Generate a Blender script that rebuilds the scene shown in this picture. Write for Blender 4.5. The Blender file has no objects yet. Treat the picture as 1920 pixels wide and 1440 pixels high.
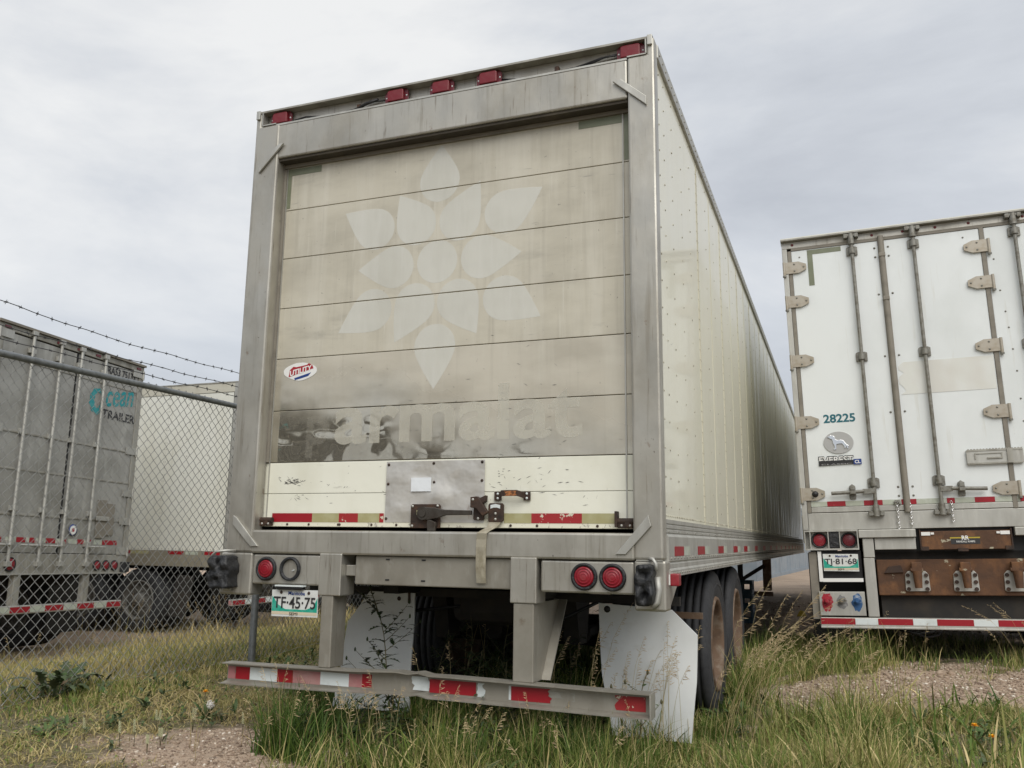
import bpy, bmesh, math, random
import numpy as np
from mathutils import Vector, Matrix

random.seed(7)
rng = np.random.default_rng(7)
SC = bpy.context.scene
COL = SC.collection
R = math.radians

# ------------------------------------------------------------------ camera, sky, sun, exposure
cam_d = bpy.data.cameras.new('camera')
cam = bpy.data.objects.new('camera', cam_d)
COL.objects.link(cam)
SC.camera = cam
cam_d.sensor_width = 36.0
cam_d.lens = 1606.87 / 1920 * 36.0
cam_d.clip_end = 2000
CAM = Vector((2.1293, -4.2537, 1.253))
yaw, pitch, roll = 0.3651, 0.1814, 0.0130
fwd = Vector((-math.sin(yaw) * math.cos(pitch), math.cos(yaw) * math.cos(pitch), math.sin(pitch)))
rgt = Vector((math.cos(yaw), math.sin(yaw), 0))
up = rgt.cross(fwd)
r2 = math.cos(roll) * rgt + math.sin(roll) * up
u2 = -math.sin(roll) * rgt + math.cos(roll) * up
m = Matrix((r2, u2, -fwd)).transposed().to_4x4()
m.translation = CAM
cam.matrix_world = m

world = bpy.data.worlds.new('World')
SC.world = world
world.use_nodes = True
wn, wl = world.node_tree.nodes, world.node_tree.links
wn.clear()
w_out = wn.new('ShaderNodeOutputWorld')
w_bg = wn.new('ShaderNodeBackground')
w_bg.inputs['Strength'].default_value = 0.1
w_sky = wn.new('ShaderNodeTexSky')
w_sky.sky_type = 'NISHITA'
w_sky.sun_disc = False
SUN_EL, SUN_AZ = 46.0, 147.0            # azimuth clockwise from +Y: behind the camera
w_sky.sun_elevation = R(SUN_EL)
w_sky.sun_rotation = R(SUN_AZ)
w_sky.air_density = 1.0
w_tc = wn.new('ShaderNodeTexCoord')
w_map = wn.new('ShaderNodeMapping')
w_map.inputs['Scale'].default_value = (1.0, 1.0, 2.3)
w_map.inputs['Location'].default_value = (3.1, 1.7, 0.4)
wl.new(w_tc.outputs['Generated'], w_map.inputs['Vector'])
w_n1 = wn.new('ShaderNodeTexNoise')
w_n1.inputs['Scale'].default_value = 2.3
w_n1.inputs['Detail'].default_value = 7
w_n1.inputs['Roughness'].default_value = 0.57
w_n1.inputs['Distortion'].default_value = 0.35
wl.new(w_map.outputs['Vector'], w_n1.inputs['Vector'])
# broad brightening of the cloud deck towards the hidden sun (upper left of the view) and the zenith
w_dot = wn.new('ShaderNodeVectorMath'); w_dot.operation = 'DOT_PRODUCT'
w_dot.inputs[1].default_value = Vector((-0.55, 0.30, 0.78)).normalized()
wl.new(w_tc.outputs['Generated'], w_dot.inputs[0])
w_mr = wn.new('ShaderNodeMapRange')
w_mr.inputs['From Min'].default_value = 0.60
w_mr.inputs['From Max'].default_value = 1.0
w_mr.inputs['To Min'].default_value = -0.08
w_mr.inputs['To Max'].default_value = 0.27
wl.new(w_dot.outputs['Value'], w_mr.inputs['Value'])
w_add = wn.new('ShaderNodeMath'); w_add.operation = 'ADD'
wl.new(w_n1.outputs['Fac'], w_add.inputs[0])
wl.new(w_mr.outputs['Result'], w_add.inputs[1])
w_ramp = wn.new('ShaderNodeValToRGB')
e = w_ramp.color_ramp.elements
e[0].position = 0.33; e[0].color = (0.515, 0.538, 0.58, 1)
e[1].position = 0.76; e[1].color = (0.86, 0.862, 0.855, 1)
k = w_ramp.color_ramp.elements.new(0.50); k.color = (0.63, 0.655, 0.692, 1)
wl.new(w_add.outputs['Value'], w_ramp.inputs['Fac'])
w_sc = wn.new('ShaderNodeVectorMath'); w_sc.operation = 'SCALE'
w_sc.inputs['Scale'].default_value = 6.3
wl.new(w_ramp.outputs['Color'], w_sc.inputs[0])
w_mix = wn.new('ShaderNodeMix'); w_mix.data_type = 'RGBA'
w_mix.inputs['Factor'].default_value = 0.93
wl.new(w_sky.outputs['Color'], w_mix.inputs['A'])
wl.new(w_sc.outputs['Vector'], w_mix.inputs['B'])
wl.new(w_mix.outputs['Result'], w_bg.inputs['Color'])
wl.new(w_bg.outputs['Background'], w_out.inputs['Surface'])

sun_d = bpy.data.lights.new('sun', 'SUN')
sun_d.energy = 1.5
sun_d.angle = R(50)
sun_d.color = (1.0, 0.965, 0.90)
sun = bpy.data.objects.new('sun', sun_d)
COL.objects.link(sun)
az = R(SUN_AZ)
sdir = Vector((math.sin(az) * math.cos(R(SUN_EL)), math.cos(az) * math.cos(R(SUN_EL)), math.sin(R(SUN_EL))))
sun.rotation_euler = sdir.to_track_quat('Z', 'Y').to_euler()
sun.location = (0, -10, 20)

SC.view_settings.view_transform = 'Standard'
SC.view_settings.look = 'None'
SC.view_settings.exposure = 0.75
SC.view_settings.gamma = 1.0

# ------------------------------------------------------------------ materials
def mat(name, color, rough=0.5, metal=0.0, layers=(), bump=None, rough_layers=(), spec=0.5, coat=0.0, coat_rough=0.05,
        metal_layers=(), attr=None, alpha=None):
    """layers: (colour, scale xyz, lo, hi, amount, detail) noise-masked colours laid over the base."""
    mt = bpy.data.materials.new(name)
    mt.use_nodes = True
    n, l = mt.node_tree.nodes, mt.node_tree.links
    b = n['Principled BSDF']
    b.inputs['Roughness'].default_value = rough
    b.inputs['Metallic'].default_value = metal
    b.inputs['Specular IOR Level'].default_value = spec
    b.inputs['Coat Weight'].default_value = coat
    b.inputs['Coat Roughness'].default_value = coat_rough
    tc = n.new('ShaderNodeTexCoord')
    seed = [0]
    def mask(scale, lo, hi, amt, detail):
        seed[0] += 1
        mp = n.new('ShaderNodeMapping')
        mp.inputs['Scale'].default_value = scale
        mp.inputs['Location'].default_value = (seed[0] * 3.7, seed[0] * 1.3, seed[0] * 2.1)
        l.new(tc.outputs['Object'], mp.inputs['Vector'])
        t = n.new('ShaderNodeTexNoise')
        t.inputs['Scale'].default_value = 1.0
        t.inputs['Detail'].default_value = detail
        t.inputs['Roughness'].default_value = 0.6
        l.new(mp.outputs['Vector'], t.inputs['Vector'])
        r = n.new('ShaderNodeMapRange')
        r.inputs['From Min'].default_value = lo
        r.inputs['From Max'].default_value = hi
        r.inputs['To Max'].default_value = amt
        l.new(t.outputs['Fac'], r.inputs['Value'])
        return r.outputs['Result']
    cur = None
    if attr:
        at = n.new('ShaderNodeAttribute'); at.attribute_name = attr[0]
        rp = n.new('ShaderNodeValToRGB')
        el = rp.color_ramp.elements
        el[0].position = attr[1][0][0]; el[0].color = (*attr[1][0][1], 1)
        el[1].position = attr[1][-1][0]; el[1].color = (*attr[1][-1][1], 1)
        for p, c in attr[1][1:-1]:
            el.new(p).color = (*c, 1)
        l.new(at.outputs['Fac'], rp.inputs['Fac'])
        cur = rp.outputs['Color']
    else:
        b.inputs['Base Color'].default_value = (*color, 1)
    for (c, sc, lo, hi, amt, det) in layers:
        mx = n.new('ShaderNodeMix'); mx.data_type = 'RGBA'
        if cur is None: mx.inputs['A'].default_value = (*color, 1)
        else: l.new(cur, mx.inputs['A'])
        mx.inputs['B'].default_value = (*c, 1)
        l.new(mask(sc, lo, hi, amt, det), mx.inputs['Factor'])
        cur = mx.outputs['Result']
    if cur is not None: l.new(cur, b.inputs['Base Color'])
    def scal(inp, base, ls):
        c = None
        for (v, sc, lo, hi, amt, det) in ls:
            mx = n.new('ShaderNodeMix')
            if c is None: mx.inputs['A'].default_value = base
            else: l.new(c, mx.inputs['A'])
            mx.inputs['B'].default_value = v
            l.new(mask(sc, lo, hi, amt, det), mx.inputs['Factor'])
            c = mx.outputs['Result']
        if c is not None: l.new(c, b.inputs[inp])
    scal('Roughness', rough, rough_layers)
    scal('Metallic', metal, metal_layers)
    if bump:
        prev = None
        for (sc, dist, det) in (bump if isinstance(bump, list) else [bump]):
            mp = n.new('ShaderNodeMapping'); mp.inputs['Scale'].default_value = sc
            l.new(tc.outputs['Object'], mp.inputs['Vector'])
            t = n.new('ShaderNodeTexNoise'); t.inputs['Scale'].default_value = 1.0; t.inputs['Detail'].default_value = det
            l.new(mp.outputs['Vector'], t.inputs['Vector'])
            bp = n.new('ShaderNodeBump'); bp.inputs['Strength'].default_value = 1.0; bp.inputs['Distance'].default_value = dist
            l.new(t.outputs['Fac'], bp.inputs['Height'])
            if prev: l.new(prev, bp.inputs['Normal'])
            prev = bp.outputs['Normal']
        l.new(prev, b.inputs['Normal'])
    if alpha is not None: b.inputs['Alpha'].default_value = alpha
    return mt

S3 = lambda a: (a, a, a)
M = {}
M['steel'] = mat('brushed_steel', (0.455, 0.438, 0.39), 0.36, 0.65,
    layers=[((0.32, 0.30, 0.255), (3, 3, 2.2), 0.44, 0.70, 0.75, 6), ((0.54, 0.525, 0.48), (7, 7, 1.6), 0.52, 0.72, 0.5, 4), ((0.24, 0.215, 0.17), (26, 26, 1.3), 0.56, 0.74, 0.6, 4),
            ((0.15, 0.115, 0.08), (60, 60, 4), 0.62, 0.73, 0.6, 4), ((0.16, 0.085, 0.04), (9, 9, 7), 0.68, 0.75, 0.65, 6), ((0.10, 0.085, 0.07), (38, 38, 30), 0.71, 0.74, 0.7, 4)],
    rough_layers=[(0.66, (5, 5, 3), 0.4, 0.7, 0.85, 5)], bump=[((5, 5, 4), 0.003, 2), ((30, 30, 20), .0006, 3)])
M['alum'] = mat('dull_aluminium', (0.47, 0.465, 0.43), 0.48, 0.6,
    layers=[((0.30, 0.285, 0.25), (7, 7, 2), 0.45, 0.75, 0.7, 5), ((0.58, 0.57, 0.53), (20, 20, 5), 0.55, 0.7, 0.5, 3)],
    rough_layers=[(0.65, (6, 6, 2), 0.4, 0.7, 0.7, 4)])
M['dirty_alum'] = mat('dirty_aluminium', (0.36, 0.35, 0.31), 0.6, 0.35,
    layers=[((0.19, 0.175, 0.145), (6, 6, 2), 0.45, 0.7, 0.8, 5), ((0.43, 0.42, 0.38), (15, 15, 4), 0.55, 0.7, 0.5, 3)])
M['cream_side'] = mat('cream_gloss_side', (0.80, 0.78, 0.645), 0.32, 0.0,
    layers=[((0.71, 0.69, 0.545), (2, 2, .35), 0.42, 0.75, 0.6, 4), ((0.55, 0.525, 0.40), (14, 16, .8), 0.60, 0.80, 0.4, 4),
            ((0.25, 0.22, 0.16), (50, 60, 8), 0.73, 0.78, 0.5, 3)],
    rough_layers=[(0.42, (3, 3, 1), 0.4, 0.7, 0.8, 4)], bump=[((0.8, 1.6, 0.5), 0.006, 2)], coat=0.35, coat_rough=0.06)
M['rivet_cream'] = mat('dusty_cream_rivet', (0.52, 0.50, 0.40), 0.5, layers=[((0.26, 0.23, 0.17), (7, 7, 7), 0.42, 0.58, 0.9, 2)])
M['cream_door'] = mat('cream_door_paint', (0.81, 0.805, 0.70), 0.38, 0.0,
    layers=[((0.64, 0.625, 0.50), (3, 3, 1.5), 0.45, 0.75, 0.6, 4), ((0.30, 0.29, 0.25), (28, 28, 20), 0.69, 0.72, 0.8, 6),
            ((0.27, 0.13, 0.05), (9, 9, 5), 0.735, 0.79, 0.55, 6), ((0.45, 0.44, 0.38), (5, 5, 22), 0.70, 0.76, 0.5, 5)], bump=((6, 6, 6), 0.003, 3))
M['cream_chipped'] = mat('chipped_cream_paint', (0.72, 0.70, 0.57), 0.45, 0.0,
    layers=[((0.35, 0.33, 0.28), (35, 35, 30), 0.60, 0.64, 0.85, 6), ((0.28, 0.12, 0.04), (11, 11, 9), 0.66, 0.74, 0.8, 6)])
M['tan_panel'] = mat('weathered_tan_door_skin', (0.56, 0.525, 0.43), 0.42, 0.06,
    layers=[((0.42, 0.39, 0.315), (1.5, 1.5, 3.6), 0.42, 0.68, 0.8, 5), ((0.62, 0.59, 0.505), (9, 9, 0.8), 0.48, 0.72, 0.7, 4), ((0.40, 0.37, 0.30), (24, 24, 0.9), 0.56, 0.76, 0.55, 4),
            ((0.33, 0.31, 0.26), (2.2, 2.2, 7), 0.58, 0.76, 0.65, 6), ((0.67, 0.65, 0.58), (45, 45, 1.6), 0.62, 0.74, 0.5, 3),
            ((0.20, 0.18, 0.155), (50, 50, 40), 0.70, 0.74, 0.7, 3), ((0.25, 0.235, 0.21), (3, 30, 30), 0.70, 0.73, 0.5, 3)],
    rough_layers=[(0.26, (2, 2, 3), 0.45, 0.65, 0.8, 4)], bump=((2.2, 2.2, 3.2), 0.010, 2))
M['bare_panel'] = mat('polished_bare_door_skin', (0.57, 0.53, 0.44), 0.3, 0.2,
    layers=[((0.44, 0.405, 0.33), (1.5, 1.5, 3.6), 0.42, 0.68, 0.8, 5), ((0.40, 0.37, 0.30), (24, 24, 0.9), 0.56, 0.76, 0.45, 4), ((0.62, 0.59, 0.50), (11, 11, 0.9), 0.52, 0.75, 0.5, 4), ((0.30, 0.28, 0.24), (45, 45, 40), 0.73, 0.76, 0.7, 3)],
    bump=[((2.4, 2.4, 4.0), 0.014, 1), ((7, 7, 9), 0.0022, 1)])
def wear_mask(mt):
    # the oxide film is rubbed off towards the lower left of the door: bare polished metal there
    n, l = mt.node_tree.nodes, mt.node_tree.links
    tc = n.new('ShaderNodeTexCoord'); dt = n.new('ShaderNodeVectorMath'); dt.operation = 'DOT_PRODUCT'; dt.inputs[1].default_value = (-0.27, 0, -1.30)
    l.new(tc.outputs['Object'], dt.inputs[0])
    t = n.new('ShaderNodeTexNoise'); t.inputs['Scale'].default_value = 2.4; t.inputs['Detail'].default_value = 4; l.new(tc.outputs['Object'], t.inputs['Vector'])
    ad = n.new('ShaderNodeMath'); ad.operation = 'ADD'; l.new(dt.outputs['Value'], ad.inputs[0]); l.new(t.outputs['Fac'], ad.inputs[1])
    for inp, lo, hi in (('Metallic', .12, .85), ('Roughness', .32, .03)):
        r = n.new('ShaderNodeMapRange'); r.inputs['From Min'].default_value = -2.42; r.inputs['From Max'].default_value = -1.78
        r.inputs['To Min'].default_value = lo; r.inputs['To Max'].default_value = hi
        l.new(ad.outputs['Value'], r.inputs['Value']); l.new(r.outputs['Result'], n['Principled BSDF'].inputs[inp])
wear_mask(M['bare_panel'])
M['ghost_print'] = mat('unfaded_ghost_print', (0.74, 0.735, 0.67), 0.40, 0.04,
    layers=[((0.64, 0.63, 0.56), (6, 6, 1.6), 0.45, 0.72, 0.7, 4), ((0.78, 0.77, 0.72), (30, 30, 2), 0.55, 0.7, 0.4, 3)], bump=((2.2, 2.2, 3.2), 0.010, 2), alpha=.74)
M['ghost_faint'] = mat('faint_ghost_lettering', (0.74, 0.72, 0.63), 0.40, 0.0,
    layers=[((0.62, 0.60, 0.52), (5, 5, 3), 0.45, 0.65, 0.8, 4)], bump=((2.2, 2.2, 3.2), 0.010, 2), alpha=.32)
M['ghost_lost'] = mat('nearly_lost_ghost_lettering', (0.70, 0.68, 0.60), 0.3, alpha=.04)
M['dark_door'] = mat('dark_grey_door', (0.06, 0.06, 0.058), 0.5)
M['patch'] = mat('dented_patch_metal', (0.64, 0.62, 0.58), 0.28, 0.45,
    layers=[((0.46, 0.44, 0.40), (6, 6, 5), 0.42, 0.68, 0.6, 5), ((0.30, 0.16, 0.07), (10, 10, 4), 0.68, 0.76, 0.7, 5)],
    rough_layers=[(0.52, (8, 8, 5), 0.4, 0.7, 0.8, 4)], bump=[((3.2, 3.2, 3.2), 0.040, 1), ((12, 12, 12), .006, 2)])
M['steel_dirty'] = mat('stained_steel', (0.33, 0.31, 0.265), 0.5, 0.5,
    layers=[((0.25, 0.23, 0.19), (5, 5, 4), 0.42, 0.68, 0.75, 5), ((0.43, 0.415, 0.37), (14, 14, 5), 0.54, 0.72, 0.5, 4),
            ((0.14, 0.09, 0.05), (8, 8, 7), 0.66, 0.76, 0.65, 6)], rough_layers=[(0.65, (6, 6, 3), 0.4, 0.7, 0.8, 4)], bump=((7, 7, 7), 0.003, 3))
M['scuff'] = mat('grey_scuff', (0.13, 0.125, 0.115), 0.6)
M['shade_brown'] = mat('dark_shade_brown', (0.055, 0.046, 0.034), 0.85, layers=[((0.10, 0.085, 0.06), (5, 5, 5), 0.5, 0.7, 0.7, 4)])  # dark brown standing in for shade under the header; reused on the added pole
M['white_paint'] = mat('white_trailer_paint', (0.735, 0.765, 0.765), 0.32, 0.0,
    layers=[((0.63, 0.66, 0.65), (2, 2, 1.4), 0.45, 0.75, 0.7, 4), ((0.52, 0.50, 0.41), (18, 18, 1.3), 0.62, 0.80, 0.5, 4),
            ((0.30, 0.28, 0.24), (30, 30, 30), 0.745, 0.77, 0.6, 3)], bump=((3, 3, 1.5), 0.004, 2))
M['ghost_rect'] = mat('tan_sticker_residue', (0.665, 0.675, 0.635), 0.5, 0.0,
    layers=[((0.68, 0.69, 0.66), (7, 7, 5), 0.52, 0.56, 0.8, 4), ((0.61, 0.595, 0.545), (3, 3, 2), 0.45, 0.6, 0.7, 2)])
M['white_side'] = mat('white_side_skin', (0.72, 0.72, 0.66), 0.4, 0.0,
    layers=[((0.64, 0.63, 0.545), (2, 2, .9), 0.4, 0.7, 0.8, 4), ((0.42, 0.39, 0.30), (14, 14, 1.2), 0.6, 0.8, 0.5, 4)])
M['flap_white'] = mat('white_mud_flap_plastic', (0.76, 0.78, 0.775), 0.5, 0.0,
    layers=[((0.64, 0.65, 0.635), (3, 3, 2), 0.42, 0.7, 0.7, 5), ((0.36, 0.33, 0.26), (4, 4, 9), 0.60, 0.85, 0.5, 6), ((0.70, 0.73, 0.74), (30, 30, 9), 0.55, 0.7, 0.4, 3)],
    bump=((4, 4, 3), 0.004, 2))
M['silver_door'] = mat('dirty_silver_door', (0.37, 0.365, 0.34), 0.5, 0.30,
    layers=[((0.24, 0.235, 0.21), (1.6, 1.6, 2.6), 0.42, 0.68, 0.8, 5), ((0.52, 0.515, 0.48), (9, 9, 1.4), 0.52, 0.72, 0.6, 4)], bump=((2, 2, 2), 0.01, 2))
M['seal'] = mat('grey_brown_door_seal', (0.225, 0.205, 0.17), 0.7, 0.0, layers=[((0.15, 0.135, 0.11), (5, 5, 9), 0.45, 0.7, 0.7, 4)])
M['hinge'] = mat('tan_zinc_hinge', (0.40, 0.365, 0.305), 0.5, 0.4, layers=[((0.30, 0.25, 0.18), (14, 14, 14), 0.45, 0.7, 0.8, 4)])
M['cast'] = mat('grey_cast_lock_hardware', (0.235, 0.23, 0.205), 0.55, 0.4, layers=[((0.12, 0.105, 0.08), (22, 22, 22), 0.45, 0.65, 0.8, 4)])
M['dark'] = mat('grimy_dark_chassis', (0.022, 0.020, 0.018), 0.8, 0.0, layers=[((0.045, 0.036, 0.027), (5, 5, 5), 0.45, 0.7, 0.8, 4)])
M['black'] = mat('black_plastic', (0.014, 0.014, 0.015), 0.5)
M['rubber'] = mat('melted_black_rubber', (0.014, 0.015, 0.017), 0.58, 0.0, layers=[((0.04, 0.04, 0.042), (25, 25, 25), 0.5, 0.7, 0.8, 4)], bump=((26, 26, 26), 0.012, 4))
M['tyre'] = mat('weathered_tyre_rubber', (0.032, 0.033, 0.036), 0.78, 0.0,
    layers=[((0.068, 0.067, 0.068), (4, 4, 4), 0.45, 0.75, 0.8, 5), ((0.018, 0.018, 0.019), (30, 30, 30), 0.5, 0.7, 0.6, 3)], bump=((40, 40, 40), 0.002, 3))
M['rim'] = mat('rusty_rim', (0.15, 0.095, 0.06), 0.8, 0.1,
    layers=[((0.24, 0.19, 0.145), (9, 9, 9), 0.5, 0.62, 0.8, 6), ((0.07, 0.042, 0.028), (6, 6, 6), 0.5, 0.7, 0.8, 5)])
M['grey_rim'] = mat('dusty_grey_rim', (0.17, 0.165, 0.15), 0.7, 0.2, layers=[((0.08, 0.07, 0.06), (9, 9, 9), 0.5, 0.62, 0.8, 6)])
M['rust'] = mat('dark_rusted_iron', (0.050, 0.030, 0.022), 0.7, 0.2, layers=[((0.10, 0.050, 0.026), (18, 18, 18), 0.5, 0.7, 0.8, 5), ((0.02, 0.015, 0.012), (12, 12, 12), 0.55, 0.7, 0.8, 4)])
M['rust_bright'] = mat('bright_rust', (0.42, 0.16, 0.05), 0.8, 0.0, layers=[((0.09, 0.04, 0.02), (60, 60, 60), 0.45, 0.6, 0.9, 4), ((0.75, 0.55, 0.32), (40, 40, 40), 0.62, 0.68, 0.8, 3)])
M['rust_beam'] = mat('rusted_brown_beam', (0.115, 0.055, 0.027), 0.75, 0.1,
    layers=[((0.068, 0.036, 0.022), (5, 5, 7), 0.42, 0.65, 0.8, 5), ((0.23, 0.105, 0.040), (9, 9, 5), 0.50, 0.7, 0.7, 5), ((0.40, 0.37, 0.27), (5.5, 5.5, 6.5), 0.615, 0.63, 0.95, 5)], bump=((20, 20, 20), 0.004, 4))
M['lever'] = mat('dark_bronze_lever', (0.075, 0.066, 0.056), 0.45, 0.5, layers=[((0.045, 0.032, 0.024), (20, 20, 20), 0.45, 0.65, 0.7, 4)])
M['red_lens'] = mat('red_lens', (0.27, 0.006, 0.018), 0.34, 0.0, coat=0.2, coat_rough=.15, layers=[((0.33, 0.10, 0.10), (22, 22, 22), 0.46, 0.75, 0.45, 5)])
M['marker_red'] = mat('dusty_marker_lens', (0.17, 0.006, 0.014), 0.4, layers=[((0.22, 0.07, 0.07), (22, 22, 22), 0.48, 0.75, 0.4, 5)])
M['dark_red_lens'] = mat('dull_red_lens', (0.13, 0.008, 0.016), 0.3, 0.0, coat=0.3)
M['red_tape'] = mat('red_reflective_tape', (0.31, 0.008, 0.018), 0.4, 0.0, layers=[((0.30, 0.008, 0.015), (12, 12, 12), 0.4, 0.7, 0.7, 3), ((0.60, 0.52, 0.45), (24, 24, 30), 0.70, 0.72, 0.75, 4)])
M['worn_red'] = mat('worn_red_tape', (0.33, 0.018, 0.022), 0.5, 0.0, layers=[((0.62, 0.58, 0.46), (26, 26, 26), 0.60, 0.62, 0.95, 5)])
M['faded_red'] = mat('faded_pink_tape', (0.40, 0.17, 0.17), 0.5, 0.0, layers=[((0.42, 0.25, 0.23), (7, 7, 7), 0.42, 0.6, 0.8, 4), ((0.38, 0.06, 0.07), (9, 9, 9), 0.58, 0.7, 0.6, 4)])
M['white_tape'] = mat('white_reflective_tape', (0.66, 0.71, 0.71), 0.35, 0.0, layers=[((0.50, 0.53, 0.52), (9, 9, 9), 0.5, 0.7, 0.7, 4)])
M['olive_tape'] = mat('olive_weathered_tape', (0.36, 0.33, 0.165), 0.5, 0.0, layers=[((0.42, 0.40, 0.23), (12, 12, 12), 0.45, 0.65, 0.8, 4), ((0.62, 0.60, 0.46), (32, 32, 32), 0.71, 0.73, 0.7, 3)])
M['pale_tape'] = mat('pale_green_tape', (0.42, 0.45, 0.37), 0.45, 0.0, layers=[((0.50, 0.53, 0.47), (15, 15, 15), 0.45, 0.6, 0.8, 3)])
M['green_tape'] = mat('grey_green_tape', (0.165, 0.18, 0.115), 0.42, 0.0, layers=[((0.20, 0.215, 0.15), (8, 8, 8), 0.45, 0.65, 0.8, 3)])
M['strap'] = mat('dirty_webbing', (0.34, 0.31, 0.24), 0.85, 0.0, layers=[((0.22, 0.19, 0.125), (14, 14, 9), 0.45, 0.68, 0.8, 5), ((0.47, 0.43, 0.33), (24, 24, 14), 0.55, 0.7, 0.6, 3)], bump=((120, 120, 240), 0.0012, 2))
M['paper'] = mat('white_paper_label', (0.76, 0.79, 0.82), 0.6, bump=((14, 14, 14), 0.004, 2))
M['white'] = mat('white_print', (0.78, 0.78, 0.76), 0.45)
M['black_print'] = mat('black_print', (0.028, 0.028, 0.030), 0.5)
M['teal'] = mat('teal_print', (0.006, 0.115, 0.15), 0.5)
M['aqua'] = mat('aqua_brush_print', (0.008, 0.26, 0.29), 0.5, layers=[((0.08, 0.32, 0.33), (9, 9, 9), 0.5, 0.65, 0.7, 3)])
M['blue'] = mat('blue_print', (0.012, 0.045, 0.21), 0.45)
M['red_print'] = mat('red_print', (0.36, 0.012, 0.022), 0.45)
M['plate_green'] = mat('green_plate_print', (0.015, 0.34, 0.24), 0.45, layers=[((0.10, 0.42, 0.33), (20, 20, 20), 0.5, 0.65, 0.7, 3)])
M['plate_sand'] = mat('sand_plate_print', (0.62, 0.54, 0.40), 0.45)
M['plate_white'] = mat('white_plate', (0.66, 0.68, 0.66), 0.4, layers=[((0.50, 0.49, 0.44), (14, 14, 14), 0.5, 0.68, 0.7, 4)])
M['badge_grey'] = mat('grey_oval_badge', (0.42, 0.42, 0.41), 0.4, 0.3)
M['chrome'] = mat('chrome', (0.80, 0.80, 0.80), 0.12, 1.0)
M['galv'] = mat('galvanised_pipe', (0.225, 0.24, 0.25), 0.5, 0.55, layers=[((0.15, 0.16, 0.165), (20, 20, 20), 0.45, 0.65, 0.8, 4)])
M['mesh_wire'] = mat('galvanised_wire', (0.33, 0.335, 0.325), 0.55, 0.4)
M['barb'] = mat('dull_barbed_wire', (0.075, 0.075, 0.08), 0.7, 0.4)
M['spray_red'] = mat('red_overspray', (0.34, 0.015, 0.03), 0.6, layers=[((0.55, 0.50, 0.45), (14, 14, 14), 0.55, 0.7, 0.7, 4)])
M['spray_blue'] = mat('blue_overspray', (0.03, 0.10, 0.24), 0.6, layers=[((0.45, 0.48, 0.5), (14, 14, 14), 0.55, 0.7, 0.7, 4)])
M['spray_grey'] = mat('grey_overspray', (0.20, 0.20, 0.20), 0.6, layers=[((0.45, 0.44, 0.42), (14, 14, 14), 0.5, 0.65, 0.8, 4)])
M['container'] = mat('blue_grey_container_paint', (0.20, 0.245, 0.285), 0.55, 0.0, layers=[((0.27, 0.30, 0.325), (.7, .7, 1.5), 0.42, 0.65, 0.8, 5), ((0.15, 0.165, 0.18), (3, 3, .8), 0.55, 0.75, 0.7, 4)])
M['crate'] = mat('blue_crate_plastic', (0.06, 0.13, 0.19), 0.55, layers=[((0.16, 0.20, 0.23), (9, 9, 9), 0.5, 0.7, 0.7, 4)])
M['yellow'] = mat('yellow_paint', (0.42, 0.31, 0.03), 0.6)
M['petal_yellow'] = mat('yellow_petal', (0.85, 0.42, 0.01), 0.6)
M['fluff'] = mat('white_seed_fluff', (0.75, 0.73, 0.70), 0.9)
M['flower_pale'] = mat('pale_flower_spike', (0.50, 0.50, 0.30), 0.8)
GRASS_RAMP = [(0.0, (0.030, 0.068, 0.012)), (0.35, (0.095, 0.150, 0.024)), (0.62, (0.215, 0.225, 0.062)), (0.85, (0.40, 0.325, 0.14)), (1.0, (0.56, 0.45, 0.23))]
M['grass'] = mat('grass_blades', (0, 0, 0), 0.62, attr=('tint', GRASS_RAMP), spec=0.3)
M['leaf_dark'] = mat('dark_weed_leaf', (0.026, 0.042, 0.016), 0.6, layers=[((0.05, 0.07, 0.026), (20, 20, 20), 0.45, 0.65, 0.8, 3)], spec=0.3)
M['leaf_mid'] = mat('green_weed_leaf', (0.055, 0.10, 0.028), 0.55, layers=[((0.10, 0.14, 0.045), (14, 14, 14), 0.45, 0.65, 0.8, 3)], spec=0.3)
M['leaf_dock'] = mat('dock_leaf', (0.060, 0.085, 0.036), 0.6, layers=[((0.10, 0.12, 0.06), (14, 14, 14), 0.45, 0.65, 0.8, 3)], spec=0.3)
M['leaf_brown'] = mat('dying_brown_leaf', (0.15, 0.10, 0.05), 0.7)
M['stem'] = mat('weed_stem', (0.11, 0.10, 0.045), 0.7)
M['stone'] = mat('pinkish_gravel', (0, 0, 0), 0.85, attr=('tint', [(0.0, (0.15, 0.105, 0.075)), (0.5, (0.33, 0.245, 0.18)), (0.8, (0.44, 0.355, 0.27)), (1.0, (0.66, 0.60, 0.52))]))

# ------------------------------------------------------------------ mesh helpers
OFF = Vector((0, 0, 0))          # added to every vertex: lets a thing's origin sit at its base

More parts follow.
